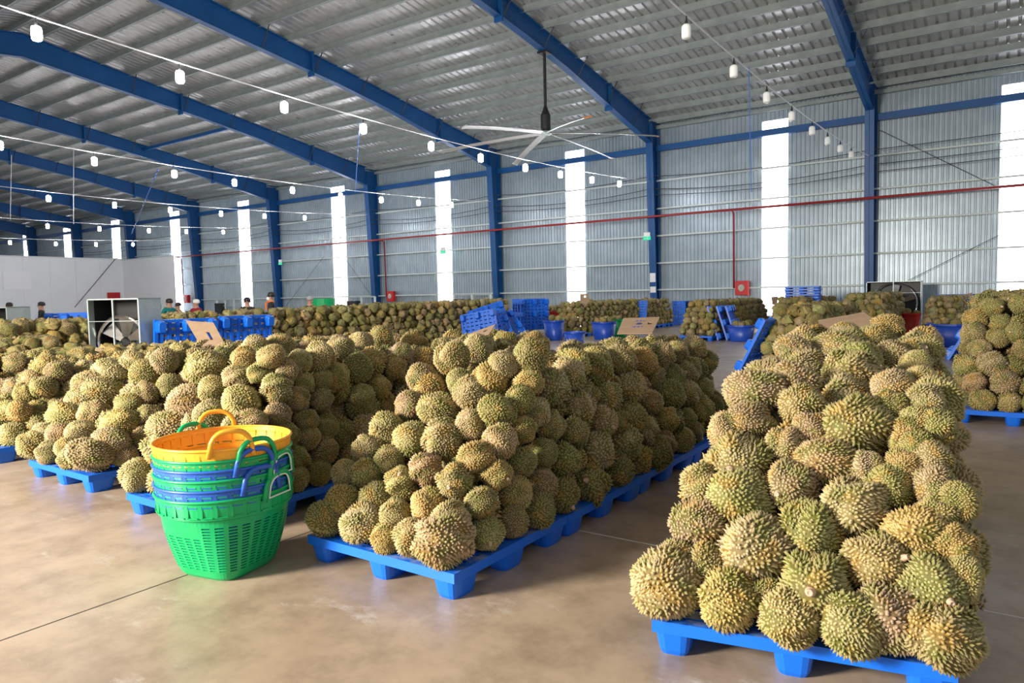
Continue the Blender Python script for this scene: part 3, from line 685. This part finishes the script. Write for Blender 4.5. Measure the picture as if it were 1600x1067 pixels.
FAR = [('pile before the box fan', -11.5, 2.8, 4.6, .98), ('pile before the box fan', -13.5, 2.8, 2.8, 1.1), ('long shaded pile', -15.1, 3.0, 17.5, 1.5), ('people row', -17.3, 7.0, 4.5, 1.22), ('people row', -19.4, 5.0, 6.5, 1.22), ('people row', -21.5, 5.0, 6, 1.2), ('people row', -23.6, 5, 6, 1.2),
       ('pile behind the leaning pallet', -3.85, 13.8, 4.7, 1.35), ('far centre pile', -14.15, 22.8, 9.3, 1.4), ('wall pile', -8.95, 22.4, 7, 1.32), ('wall pile', -6.8, 25.5, 6.2, 1.4), ('wall pile', -4.5, 24.5, 6.0, 1.45), ('wall pile', -2.3, 26.5, 5.0, 1.3), ('far basket pile', -17.2, 24, 4.5, 1.1)]
for nm, x0, y0, L, h in FAR: Heap(nm, x0, y0, PW+(.25 if nm == 'wall pile' and x0 == -4.5 else 0), L, h, 0, fs=.5, side=.17, rise=.16 if L > 15 else 0).fill(relax=4)
hr_ = Heap('right far pile', -.50, 9.78, PW, 9.4, 1.5, 0, fs=.45, side=.16); hr_.fill()
def bin_fruit(c, R, z, n, pile):
    for _ in range(n):
        a = RNG.uniform(0, 6.28); q = R*math.sqrt(RNG.random()); DUR.append(dict(p=np.array((c[0]+q*math.cos(a), c[1]+q*math.sin(a), z+.1*(1-q/R)+RNG.uniform(-.02, .04))), r=.115, e=1.15, horiz=True, tint=None, stem=None, pile=pile, hand=False))

# ------------------------------------------------------------------ plastic bins out in the hall
def tub(px, py, R, H, m, label, fruit=0, pos=None):
    p = Vector(pos) if pos else on(px, py, 2, 0)
    t = empty('tub', (p.x, p.y, 0)); tag(t, label, 'tub', 'plastic tubs in the hall')
    mb = MB(); loft(mb, [superrect(R*.72, R*.72, 0, 24, 3), superrect(R*.76, R*.76, .03, 24, 3), superrect(R*.98, R*.98, H-.06, 24, 2.4)], cap=False); mb.f.append(tuple(range(24))[::-1])
    b = mb.build('body', m, t, smooth=True); so = b.modifiers.new('s', 'SOLIDIFY'); so.thickness = .012; so.offset = -1
    loft(MB(), [superrect(R*.98, R*.98, H-.06, 24, 2.4), superrect(R*1.03, R*1.03, H-.05, 24, 2.4), superrect(R*1.03, R*1.03, H, 24, 2.4), superrect(R*.98, R*.98, H, 24, 2.4), superrect(R*.96, R*.96, H-.06, 24, 2.4)], cap=False).build('rim', m, t)
    if fruit: bin_fruit(p, R*.72, H-.02, fruit, 'tubs')
    return t
tub(1158, 533, .42, .52, M['b_bin'], 'blue tub beside the leaning pallets near the wall', 5)
tub(1488, 541, .62, .62, M['b_bin'], 'wide blue tub heaped with durians at the aisle end', 14)
q = on(1428, 520, 2, 0); tub(0, 0, .32, .7, M['b_red'], 'dark red tub tucked behind the wide blue tub', 5, (q.x-.1, q.y, 0))
tub(0, 0, .36, .6, M['b_bin'], 'small dark blue tub next to the red one', 4, (q.x-.9, q.y+.3, 0))
def at_depth(px, py, z): return CAM+ray(px, py)*z
q = at_depth(944, 528, 25); tub(0, 0, .42, .62, M['b_bin'], 'blue tub of durians in front of the far centre pile', 6, (q.x, q.y, 0))
q = at_depth(967, 528, 26); tub(0, 0, .34, .66, M['b_green'], 'green tub half hidden behind a blue tub', 4, (q.x, q.y, 0))
q = at_depth(866, 528, 25); tub(0, 0, .36, .70, M['b_bin'], 'blue tub beside the pallets stacked on end', 5, (q.x, q.y, 0))
q = at_depth(870, 500, 28); tub(0, 0, .4, .95, M['b_red'], 'red tub behind the end-stacked pallets', 6, (q.x, q.y, 0))
q = at_depth(898, 528, 21); tub(0, 0, .30, .50, M['b_bin'], 'blue tub peeping over the long pile', 0, (q.x, q.y, 0))

# ------------------------------------------------------------------ turn the fruit list into objects
N = len(DUR); P = np.array([d['p'] for d in DUR]); RR = np.array([d['r'] for d in DUR])
def visible(cpos, scale=.5):
    d = P-np.array(cpos); z = d@np.array(fw[:]); x = (CX+F*(d@np.array(rt[:]))/z)*scale; y = (CY-F*(d@np.array(up[:]))/z)*scale; r = F*RR/np.maximum(z, .1)*scale
    Wd, Hd = int(1600*scale), int(1067*scale); buf = np.zeros((Hd, Wd), bool); cnt = np.zeros(N, int)
    for i in np.argsort(z):
        if z[i] < .5: continue
        x0, x1, y0, y1 = int(x[i]-r[i]), int(x[i]+r[i])+2, int(y[i]-r[i]), int(y[i]+r[i])+2
        x0, y0 = max(x0, 0), max(y0, 0); x1, y1 = min(x1, Wd), min(y1, Hd)
        if x0 >= x1 or y0 >= y1: continue
        yy, xx = np.ogrid[y0:y1, x0:x1]; m = ((xx-x[i])**2+(yy-y[i])**2 < r[i]**2) & ~buf[y0:y1, x0:x1]
        cnt[i] = m.sum(); buf[y0:y1, x0:x1] |= m
    return cnt, x/scale, y/scale, z
cnt, sx_, sy_, sz_ = visible(CAM)
c2 = visible(CAM+Vector((1.2, .3, .3)), .35)[0] + visible(CAM+Vector((-1.2, .3, .3)), .35)[0]+visible(CAM+Vector((0, 0, 1.0)), .35)[0]
hand = np.array([d['hand'] for d in DUR])
score = cnt+hand*1e5
order = np.argsort(-score); solo = [i for i in order[:310] if cnt[i] > 12]
soloset = set(solo)
keep = [i for i in range(N) if i not in soloset and (cnt[i] > 0 or c2[i] > 0 or sz_[i] < 7)]
print('fruit', N, 'solo', len(solo), 'mass', len(keep))
AX = {}
for i in range(N):
    d = DUR[i]; g = RNG
    if d['tint'] is None: d['tint'] = TN[g.choice(5, p=TP)]
    vdir = (CAM-Vector(d['p'])).normalized()
    if isinstance(d['stem'], tuple):
        dx, dy = d['stem']; q = 1.0/(F*d['r']/sz_[i]); o = rt*dx*q-up*dy*q
        if o.length > .93: o = o.normalized()*.93
        ax = (o+vdir*math.sqrt(1-o.length**2)).normalized()
    elif d['hand']:
        a = g.uniform(-.45, .45); ax = (rt*math.cos(a)+up*math.sin(a)) if d['horiz'] else (up*math.cos(a)+rt*math.sin(a))
        ax = (ax*g.choice([-1, 1])+vdir*g.uniform(-.7, .15)).normalized()
    else:
        ax = Vector((g.normal(), g.normal(), g.normal()*.55)).normalized()
    d['q'] = ax.to_track_quat('Z', 'X') @ Euler((0, 0, g.uniform(0, 6.28))).to_quaternion()
    s = float(np.clip(d['e']/1.18, .85, 1.22)) if not isinstance(d['stem'], tuple) else 1.0
    d['s'] = (d['r']/s**.5, d['r']/s**.5, d['r']*s**.5); c = np.array(TINT[d['tint']]); d['c'] = np.clip(c*g.uniform(.85, 1.15)*(1+g.normal(0, .05, 3)), 0, 1)
LEV = ['bottom tier', 'lower tier', 'middle tier', 'upper tier', 'crown']
fam = {}
for i in solo:
    d = DUR[i]; z = d['p'][2]; L = LEV[int(np.clip((z-.18)/.235, 0, 4))]; d['key'] = (d['tint'], L, d['pile']); fam.setdefault(d['key'], []).append(i)
for key, ids in fam.items():
    ids.sort(key=lambda i: sx_[i])
    for k, i in enumerate(ids):
        d = DUR[i]; nm = key[2]; lev = key[1]
        if len(ids) == 1: lab = 'only %s durian in the %s of the %s' % (key[0], lev, nm)
        else: lab = '%s durian, %s such from left, %s, %s' % (key[0], ORD[k] if k < len(ids)-1 else 'last', lev, nm)
        me, top = (HI if (d['hand'] or sz_[i] < 4.5) else MID)[int(RNG.integers(0, 6))]
        o = link('durian', me); o.location = d['p']; o.rotation_mode = 'QUATERNION'; o.rotation_quaternion = d['q']; o.scale = d['s']; o.color = (*d['c'], 1)
        tag(o, lab, 'durian', 'durians on the '+nm)
        if d['stem']: link('stem', STEM, None, o, loc=tuple(top*.985))
Vs, Fs, Ts, Rs, Cs, Qs = [], [], [], [], [], []; off = 0
for i in keep:
    d = DUR[i]; G = GEO_MID if sz_[i] < 10 and cnt[i] > 0 else GEO_LO; V, Fc, T, R_, top = G[int(RNG.integers(0, len(G)))]
    m = np.array(d['q'].to_matrix()); Vs.append((V*np.array(d['s']))@m.T+d['p']); Fs.append(Fc+off); off += len(V)
    Ts.append(T if G is GEO_MID else np.full(len(V), .45)); Rs.append(R_); Cs.append(np.tile(np.r_[d['c'], 1], (len(V), 1))); Qs.append(np.full(len(V), RNG.random()))
me = np_mesh('durian_mass', np.concatenate(Vs), np.concatenate(Fs), {'tip': ('FLOAT', np.concatenate(Ts)), 'rest': ('FLOAT_VECTOR', np.concatenate(Rs)), 'tint': ('FLOAT_COLOR', np.concatenate(Cs)), 'rnd': ('FLOAT', np.concatenate(Qs))})
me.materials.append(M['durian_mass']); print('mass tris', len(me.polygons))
o = link('durian_mass', me); tag(o, 'many more spiky durians heaped on the pallets deeper in the hall', 'durians', kind='stuff')

# ------------------------------------------------------------------ pallets under the piles and standing about
def row_pallets(x0, y0, n, rot, phrase, k0=0):
    for k in range(n):
        c = Vector((PW/2, PW/2+k*(PW+.004), 0)); c.rotate(Euler((0, 0, rot)))
        jit = 0 if k == 0 else RNG.uniform(-.02, .02)
        pallet((x0+c.x+jit, y0+c.y, 0), (0, 0, rot+(0 if k == 0 else RNG.uniform(-.012, .012))), 'blue plastic pallet, %s from the front under the %s' % (ORD[k+k0], phrase))
row_pallets(-1.26, 2.84, 1, rotB, 'near end pile'); row_pallets(-1.26-.19, 2.84+1.19, 2, math.radians(5), 'near end pile', k0=1); row_pallets(-3.49, 2.77, 4, 0, 'long pile by baskets')
row_pallets(-5.47, 2.67, 4, 0, 'pile behind baskets'); row_pallets(-7.45, 2.77, 2, 0, 'third pile over'); row_pallets(-9.47, 2.77, 1, 0, 'fourth pile over')
row_pallets(-.5, 9.78, 3, 0, 'right far pile'); row_pallets(-3.85, 13.8, 2, 0, 'pile behind the leaning pallet'); row_pallets(-8.95, 22.4, 2, 0, 'wall pile by the leaning pallets'); row_pallets(-14.15, 22.8, 8, 0, 'far centre pile')
def stand(px, py, z, head, tilt, label, yaw=None, dz=0, foot_side=1, roll=0):
    """a pallet on edge: its deck plane upright, facing `head` degrees, leaning back by tilt"""
    p = at_depth(px, py, z) if z else on(px, py, 2, 0); h = math.radians(head)
    t = pallet((0, 0, 0), (0, 0, 0), label, 'pallets standing about')
    # local: x across, y up along the pallet, z = deck normal
    zx = Vector((math.cos(h), math.sin(h), 0))*foot_side; upv = Vector((0, 0, 1)); side = upv.cross(zx).normalized()
    m = Matrix((side, upv, zx)).transposed(); q = m.to_quaternion()
    tilt_q = Matrix.Rotation(math.radians(tilt), 3, side)
    rl = Matrix.Rotation(math.radians(roll), 3, zx)
    R3 = (tilt_q @ rl @ m); low = min((R3 @ Vector((sx*PW/2, sy*PW/2, sz))).z for sx in (-1, 1) for sy in (-1, 1) for sz in (0, .16))
    t.matrix_world = Matrix.Translation((p.x, p.y, -low+dz)) @ R3.to_4x4(); return t
stand(1184, 580, 0, 172, 27, 'blue pallet leaning against the pile behind the near end pile', foot_side=-1)
for k in range(2): stand(1497+9*k, 560-3*k, 0, 178, 27, ['blue pallet leaning nearest on the far end pile', 'second blue pallet leaning behind the nearest by the far end pile'][k], foot_side=-1)
for k in range(3): stand(1124+14*k, 530, 0, 190, 17, ['first', 'second', 'third'][k]+' of three blue pallets leaning together beside the wall pile', foot_side=1)
for k in range(4): stand(838-4*k, 530, 26.5+.17*k, -32, 0, ['first', 'second', 'third', 'fourth'][k]+' of four blue pallets stood on end by a tub', foot_side=-1, dz=.3)
stand(768, 525, 22.2, -45, 9, 'tallest of the tilted blue pallets before the long shaded pile', roll=-17, foot_side=-1, dz=.02)
stand(795, 528, 22.6, -35, 9, 'tilted blue pallet lying over toward the end-stacked ones', roll=-34, foot_side=-1, dz=-.42)
stand(748, 528, 21.6, -75, 6, 'rearmost tilted blue pallet before the long shaded pile', foot_side=-1, roll=-10, dz=-.12)
t = stand(992, 528, 31, -85, -14, 'blue pallet showing its pale slotted deck by the far centre pile', foot_side=1, dz=.1)
for k, x in enumerate((-12.35, -12.95)): stand(0, 0, 0, -90, -4, ['blue pallet leaning on the corrugated wall, nearer the column', 'blue pallet leaning on corrugated wall, behind its twin'][k]).matrix_world.translation += Vector((x, 33.4, 0))-Vector((on(0, 0, 2, 0).x, on(0, 0, 2, 0).y, 0))
for k, (Y, dz) in enumerate(((7.1, .13), (8.33, .15))): t = stand(0, 0, 0, 0, -6, ['blue pallet on edge showing feet and lattice beside the box fan', 'blue pallet on edge behind the torn cardboard sheet'][k], foot_side=-1, dz=dz); t.matrix_world.translation.x = -12.0; t.matrix_world.translation.y = Y
for k, (px, z) in enumerate(((118, 15), (143, 15))): stand(px, 495, z, -35, -8, ['small distant blue pallet on edge left of the box fan', 'distant blue pallet on edge touching the box fan'][k], foot_side=-1, dz=.25)
for k in range(17):   # tower of nested flat pallets
    pallet((*at_depth(1255, 480, 26.5)[:2], k*.098), (0, 0, .1+.02*(k % 3)), 'blue pallet, %s from the floor in the tower near the daylight strip' % ORD[k], 'pallet tower')
for k in range(2): stand(1488+9*k, 520, 27.2-.15*k, -85, -3, ['blue pallet upright behind the far wall pile', 'second blue pallet upright behind the far wall pile'][k], dz=.15)

# ------------------------------------------------------------------ cardboard sheets
def cardboard(pts, label, hole=None, marks=None):
    """flat stiff sheet: outline corners given as (px, py, distance); hole = (u0, u1, v0, v1) for a hand hole in a four-cornered sheet"""
    C3 = [at_depth(*p) for p in pts]; c = sum(C3, Vector())/len(C3); t = empty('cardboard_sheet', c); tag(t, label, 'cardboard', 'cardboard sheets on the piles')
    nrm = (C3[1]-C3[0]).cross(C3[-1]-C3[0]).normalized(); mb = MB(); th = nrm*.004
    d0 = [(p-c)-nrm*(p-c).dot(nrm) for p in C3]   # made truly flat
    if hole:
        A, B, Cc, Dd = d0; f = lambda u, v: A*(1-u)*(1-v)+B*u*(1-v)+Cc*u*v+Dd*(1-u)*v
        U = [0, hole[0], hole[1], 1]; V = [0, hole[2], hole[3], 1]
        for a in range(3):
            for b in range(3):
                if a == 1 and b == 1: continue
                q = [f(U[a], V[b]), f(U[a+1], V[b]), f(U[a+1], V[b+1]), f(U[a], V[b+1])]; mb.hexa([x-th for x in q]+[x+th for x in q])
    else:
        n = len(d0); mb.v += [tuple(x-th) for x in d0]+[tuple(x+th) for x in d0]; mb.f += [tuple(range(n))[::-1], tuple(range(n, 2*n))]+[(k, (k+1) % n, n+(k+1) % n, n+k) for k in range(n)]
    mb.build('sheet', M['card'], t)
    if marks:
        A, B, Cc, Dd = d0; f = lambda u, v: A*(1-u)*(1-v)+B*u*(1-v)+Cc*u*v+Dd*(1-u)*v; s = nrm*(.006 if nrm.dot(CAM-c) > 0 else -.006)
        for cu, cv, w_, h_ in marks:
            MB().tube([f(cu+w_*(q-.5), cv+h_*math.sin(q*16))+s for q in np.linspace(0, 1, 18)], .0035, 4).build('scribble', M['pen'], t)
    return t
cardboard([(291, 503, 8.15), (334, 506, 8.1), (353, 538, 7.6), (323, 557, 7.5)], 'torn brown cardboard with a slit, stuck in the piles by the blue pallets', hole=(.52, .64, .36, .64))
cardboard([(730, 522, 5.7), (774, 506, 6.0), (764, 527, 5.5), (735, 534, 5.3)], 'low folded cardboard lying on the crown of the long pile', hole=(.6, .75, .3, .5))
cardboard([(974, 495, 7.2), (1031, 493, 7.2), (1019, 529, 6.6), (964, 519, 6.6)], 'tilted brown cardboard sheet with blue scribble on the long pile', hole=(.74, .86, .34, .47), marks=[(.5, .42, .14, .05), (.5, .62, .3, .012), (.5, .24, .25, .01)])
cardboard([(906, 459, 23.4), (920, 459, 23.4), (919, 474, 23.3), (906, 474, 23.3)], 'cardboard sheet with a small hole on the far centre pile', hole=(.5, .68, .2, .38))
cardboard([(1278, 499, 6.7), (1325, 491, 6.7), (1349, 477, 6.7), (1374, 513, 6.3), (1343, 524, 6.2), (1285, 520, 6.25)], 'large brown cardboard sheet behind the crown of the near end pile')
cardboard([(1496, 463, 26.2), (1520, 457, 26.2), (1517, 466, 25.8), (1504, 470, 25.8)], 'pale cardboard on the pile behind the wide blue tub')
cardboard([(1096, 468, 23.9), (1107, 466, 23.9), (1106, 480, 23.6), (1100, 476, 23.6)], 'small cardboard scrap on the wall pile by the leaning pallets')
cardboard([(1157, 468, 27), (1168, 466, 27), (1167, 474, 26.7), (1159, 474, 26.7)], 'small cardboard scrap under the red hose cabinet')
cardboard([(1205, 464, 27.5), (1216, 463, 27.5), (1214, 476, 27.2), (1207, 476, 27.2)], 'small cardboard scrap below the daylight strip')

# ------------------------------------------------------------------ box fans
def box_fan(p, head, W, H, Dp, label, zb=.18):
    t = empty('box_fan', (p[0], p[1], 0), (0, 0, math.radians(head))); tag(t, label, 'fan', 'galvanised box fans')
    mb = MB(); hw = W/2; th = .022
    mb.box((-hw, -Dp/2, zb), (-hw+th, Dp/2, zb+H)); mb.box((hw-th, -Dp/2, zb), (hw, Dp/2, zb+H)); mb.box((-hw, -Dp/2, zb), (hw, Dp/2, zb+th)); mb.box((-hw, -Dp/2, zb+H-th), (hw, Dp/2, zb+H))
    mb.build('housing', M['galv'], t)
    mb = MB(); cz = zb+H/2; R = min(W, H)*.46
    mb.tube([(R*math.cos(a), -Dp*.2, cz+R*math.sin(a)) for a in np.linspace(0, 6.283, 33)[:-1]], .03, 6, True); mb.build('shroud_ring', M['chrome'], t)
    for k in range(6):
        a = k*math.pi/3+.4; c, s = math.cos(a), math.sin(a); b = .11
        MB().hexa([(.08*c-b*.4*s, -.05, cz+.08*s+b*.4*c), (R*.93*c-b*s, -.09, cz+R*.93*s+b*c), (R*.93*c+b*s, .03, cz+R*.93*s-b*c), (.08*c+b*.4*s, .0, cz+.08*s-b*.4*c),
                   (.08*c-b*.4*s, -.04, cz+.08*s+b*.4*c), (R*.93*c-b*s, -.08, cz+R*.93*s+b*c), (R*.93*c+b*s, .04, cz+R*.93*s-b*c), (.08*c+b*.4*s, .01, cz+.08*s-b*.4*c)]).build('blade', M['chrome'], t)
    for k in range(2):
        zz = zb+th+(k+.5)*(H-2*th)/2; MB().box((-hw+th, -Dp/2, zz-.005), (hw-th, -Dp/2+.01, zz+.005)).build('grille_bar', M['galv'], t)
    MB().box((-.012, -Dp/2-.01, zb+th), (.012, -Dp/2+.02, zb+H-th)).build('stay', M['galv'], t)
    MB().box((-hw+th, -Dp/2+.14, zb+th), (-hw+th+.004, Dp/2-.03, zb+H-th)).box((hw-th-.004, -Dp/2+.14, zb+th), (hw-th, Dp/2-.03, zb+H-th)).build('inner_lining', M['black'], t)  # black sheets added so the inside of the housing looks dark
    MB().box((-hw+th, Dp/2-.02, zb+th), (hw-th, Dp/2-.01, zb+H-th)).build('back_louvre', M['black'], t)
    for sx in (-1, 1):
        for sy in (-1, 1): MB().lathe([(.02, -.02), (.09, -.02), (.09, .02), (.02, .02)], 14).build('wheel', M['black'], t, loc=(sx*(hw-.1), sy*(Dp/2-.05), .09), rot=(0, math.pi/2, 0))
    return t
q = at_depth(196, 500, 12.4); box_fan(q, 28, .95, 1.5, .62, 'grey galvanised box fan showing its blades among the piles')
q = at_depth(2, 500, 14.0); box_fan(q, 20, .9, 1.42, .5, 'plain grey box fan cut off beside the black-haired person', zb=.15)
q = on(1397, 470, 1, 31.5); box_fan(q, 0, 1.9, 1.75, .6, 'wide grey framed box fan against the wall at the end column', zb=.1)
for px, z, W, lab in ((738, 33, 2.6, 'low grey machine frame at the foot of the wall, mid hall'), (565, 33.2, 2.4, 'dark low machine frame beside the column hose cabinet'), (352, 33, 2.2, 'pale low machine frame near the far hose cabinet')):
    p = on(px, 470, 1, z-1.2); t = empty('machine_frame', (p.x, z-1.2, 0)); tag(t, lab, 'machine', 'low machines by the wall')
    mb = MB(); mb.box((-W/2, -.4, 0), (W/2, .4, .12)); mb.build('base', M['galv'], t)
    for x in (-W/2, 0, W/2): MB().box((x-.05, -.05, .1), (x+.05, .05, 1.7)).build('post', M['girt'], t)
    for zz in (.7, 1.2, 1.65): MB().box((-W/2, -.04, zz), (W/2, .04, zz+.09)).build('rail', M['galv'], t)
    MB().box((-W*.45, -.3, .5), (-W*.1, .3, 1.45)).build('cabinet', M['black'], t, bevel=.03)
# striped bin by the people
q = at_depth(505, 474, 24); t = empty('tub', (q.x, q.y, 0)); tag(t, 'white tub with green and blue bands behind the shaded pile', 'tub')
MB().lathe([(.3, 0), (.36, .9), (.36, 1.3), (.34, 1.3)], 20).build('body', M['white'], t); MB().lathe([(.37, 1.3), (.39, 1.3), (.4, 1.62), (.38, 1.62)], 20).build('green_band', M['b_green'], t); MB().lathe([(.365, 1.1), (.375, 1.1), (.38, 1.3), (.37, 1.3)], 20).build('blue_band', M['b_blue'], t)
# labels on the fan column
p = Vector((COLX[1], 32.95, 0)); 
for z, m, h, nm in ((2.35, 'white', .45, 'upper'), (1.75, 'white', .3, 'lower')):
    o = MB().box((-.15, -.01, -h/2), (.15, .01, h/2)).build('notice', M[m], loc=(COLX[1], D-.64, z)); tag(o, nm+' white paper notice taped to the fan column', 'notice', 'column notices')
    o.location.y = D-.53-(.48*z/9.0)

# ------------------------------------------------------------------ people
def person(px, ytop, z, face, shirt, hair, label, extra=None, scale=1.0):
    q = at_depth(px, ytop, z); hgt = q.z if False else 1.68*scale
    root = empty('person', (q.x, q.y, q.z-hgt), (0, 0, math.radians(face))); tag(root, label, 'person', 'workers behind the piles')
    s = scale
    J = {'pel': (0, 0, .93), 'wai': (0, 0, 1.08), 'che': (0, -.01, 1.28), 'neck': (0, 0, 1.43), 'head': (0, -.01, 1.50), 'hd2': (0, -.015, 1.58), 'top': (0, -.01, 1.655)}
    rad = {'pel': (.155, .11), 'wai': (.14, .1), 'che': (.165, .115), 'neck': (.055, .06), 'head': (.068, .078), 'hd2': (.078, .092), 'top': (.05, .06)}
    E = [('pel', 'wai'), ('wai', 'che'), ('che', 'neck'), ('neck', 'head'), ('head', 'hd2'), ('hd2', 'top')]
    for sd, k in ((-1, 'L'), (1, 'R')):
        fwd = -.22 if extra != 'phone' else -.3; hz = 1.08 if extra != 'phone' else 1.42
        for nm, c, r in (('sh', (sd*.18, 0, 1.38), (.062, .062)), ('el', (sd*.25, -.05, 1.12), (.044, .044)), ('wr', (sd*.16, fwd, hz), (.03, .03)), ('ha', (sd*.12, fwd-.08, hz), (.035, .022)),
                         ('hip', (sd*.09, 0, .86), (.09, .09)), ('kn', (sd*.1, -.01, .48), (.06, .06)), ('an', (sd*.1, .01, .09), (.04, .04)), ('toe', (sd*.11, -.14, .035), (.04, .03))):
            J[nm+k] = c; rad[nm+k] = r
        E += [('che', 'sh'+k), ('sh'+k, 'el'+k), ('el'+k, 'wr'+k), ('wr'+k, 'ha'+k), ('pel', 'hip'+k), ('hip'+k, 'kn'+k), ('kn'+k, 'an'+k), ('an'+k, 'toe'+k)]
    ks = list(J); me = bpy.data.meshes.new('body'); me.from_pydata([tuple(c*s for c in J[k]) for k in ks], [(ks.index(a), ks.index(b)) for a, b in E], [])
    o = bpy.data.objects.new('body', me); col.objects.link(o)
    sk = o.modifiers.new('skin', 'SKIN'); sk.use_smooth_shade = True; o.modifiers.new('sub', 'SUBSURF').levels = 1
    for i, k in enumerate(ks):
        sv = me.skin_vertices[0].data[i]; sv.radius = (rad[k][0]*s, rad[k][1]*s); sv.use_root = (k == 'pel')
    dg = bpy.context.evaluated_depsgraph_get(); m2 = bpy.data.meshes.new_from_object(o.evaluated_get(dg)); bpy.data.objects.remove(o)
    m2.materials.clear()
    for mm in ('skin', shirt, 'trouser', 'black'): m2.materials.append(M[mm])
    for p_ in m2.polygons:
        c = p_.center/s; p_.use_smooth = True
        arm = abs(c.x) > .13 and c.y < -.1 and c.z < 1.5
        p_.material_index = 0 if c.z > 1.43 or arm else 1 if c.z > .95 else 2 if c.z > .1 else 3
    b = link('body', m2, None, root)
    hm = MB().lathe([(.0, -.01), (.09, -.012), (.098, .03), (.09, .075), (.06, .11), (0, .122)], 14)
    hm.v = [(x*s, y*s*1.1+.012*s, zz*s) for x, y, zz in hm.v]; hm.build('cap' if hair in ('white', 'shirt_red') else 'hair', M[hair], root, loc=(0, 0, 1.575*s), smooth=True)
    for sd in (-1, 1):
        MB().lathe([(0, -.01), (.011, -.006), (.011, .006), (0, .01)], 6).build('eye', M['black'], root, loc=(sd*.03*s, -.105*s, 1.565*s), rot=(math.pi/2, 0, 0))
        MB().lathe([(0, -.02), (.02, -.01), (.02, .02), (0, .03)], 6).build('ear', M['skin'], root, loc=(sd*.085*s, -.01*s, 1.545*s))
    MB().hexa([(-.014*s, -.1*s, 1.525*s), (.014*s, -.1*s, 1.525*s), (.01*s, -.09*s, 1.53*s), (-.01*s, -.09*s, 1.53*s), (-.006*s, -.112*s, 1.53*s), (.006*s, -.112*s, 1.53*s), (.005*s, -.09*s, 1.565*s), (-.005*s, -.09*s, 1.565*s)]).build('nose', M['skin'], root)
    if extra == 'mask':
        MB().lathe([(.0, -.05), (.05, -.04), (.062, 0), (.05, .04), (0, .05)], 10).build('face_mask', M['white'], root, loc=(0, -.065*s, 1.515*s))
        MB().tube([(.075*math.cos(a)*s, (.085*math.sin(a)-.01)*s, 1.42*s) for a in np.linspace(0, 6.283, 13)[:-1]], .028*s, 6, True).build('scarf', M['cloth_orange'], root); MB().box((-.05*s, -.16*s, 1.2*s), (.05*s, -.12*s, 1.42*s)).build('scarf_end', M['cloth_orange'], root)
    if extra == 'phone': MB().box((-.05, -.42, 1.38), (.05, -.40, 1.52)).build('phone', M['black'], root)
    return root
# facing: 0 looks towards -Y
person(423, 457, 19.5, -35, 'shirt_black', 'hair', 'person in black with white face mask and orange scarf', 'mask')
person(484, 463, 20.5, 20, 'shirt_black', 'hairgrey', 'grey-haired person in a dark shirt bending behind the pile')
person(386, 465, 20.5, 50, 'shirt_black', 'hair', 'person in black standing before the daylight strip')
person(306, 468, 22, 10, 'shirt_red', 'white', 'person in red shirt and white cap near the hose cabinet')
person(278, 473, 25, 0, 'shirt_red', 'hair', 'small distant person in dark red at the daylight strip foot')
person(264, 467, 21, -80, 'shirt_teal', 'hair', 'person in teal shirt raising hands beside the box fan', 'phone')
person(64, 472, 23, -30, 'shirt_black', 'hair', 'black-haired person in black before the white partition')
person(14, 473, 23, 30, 'shirt_black', 'hair', 'person mostly hidden behind the plain grey box fan')
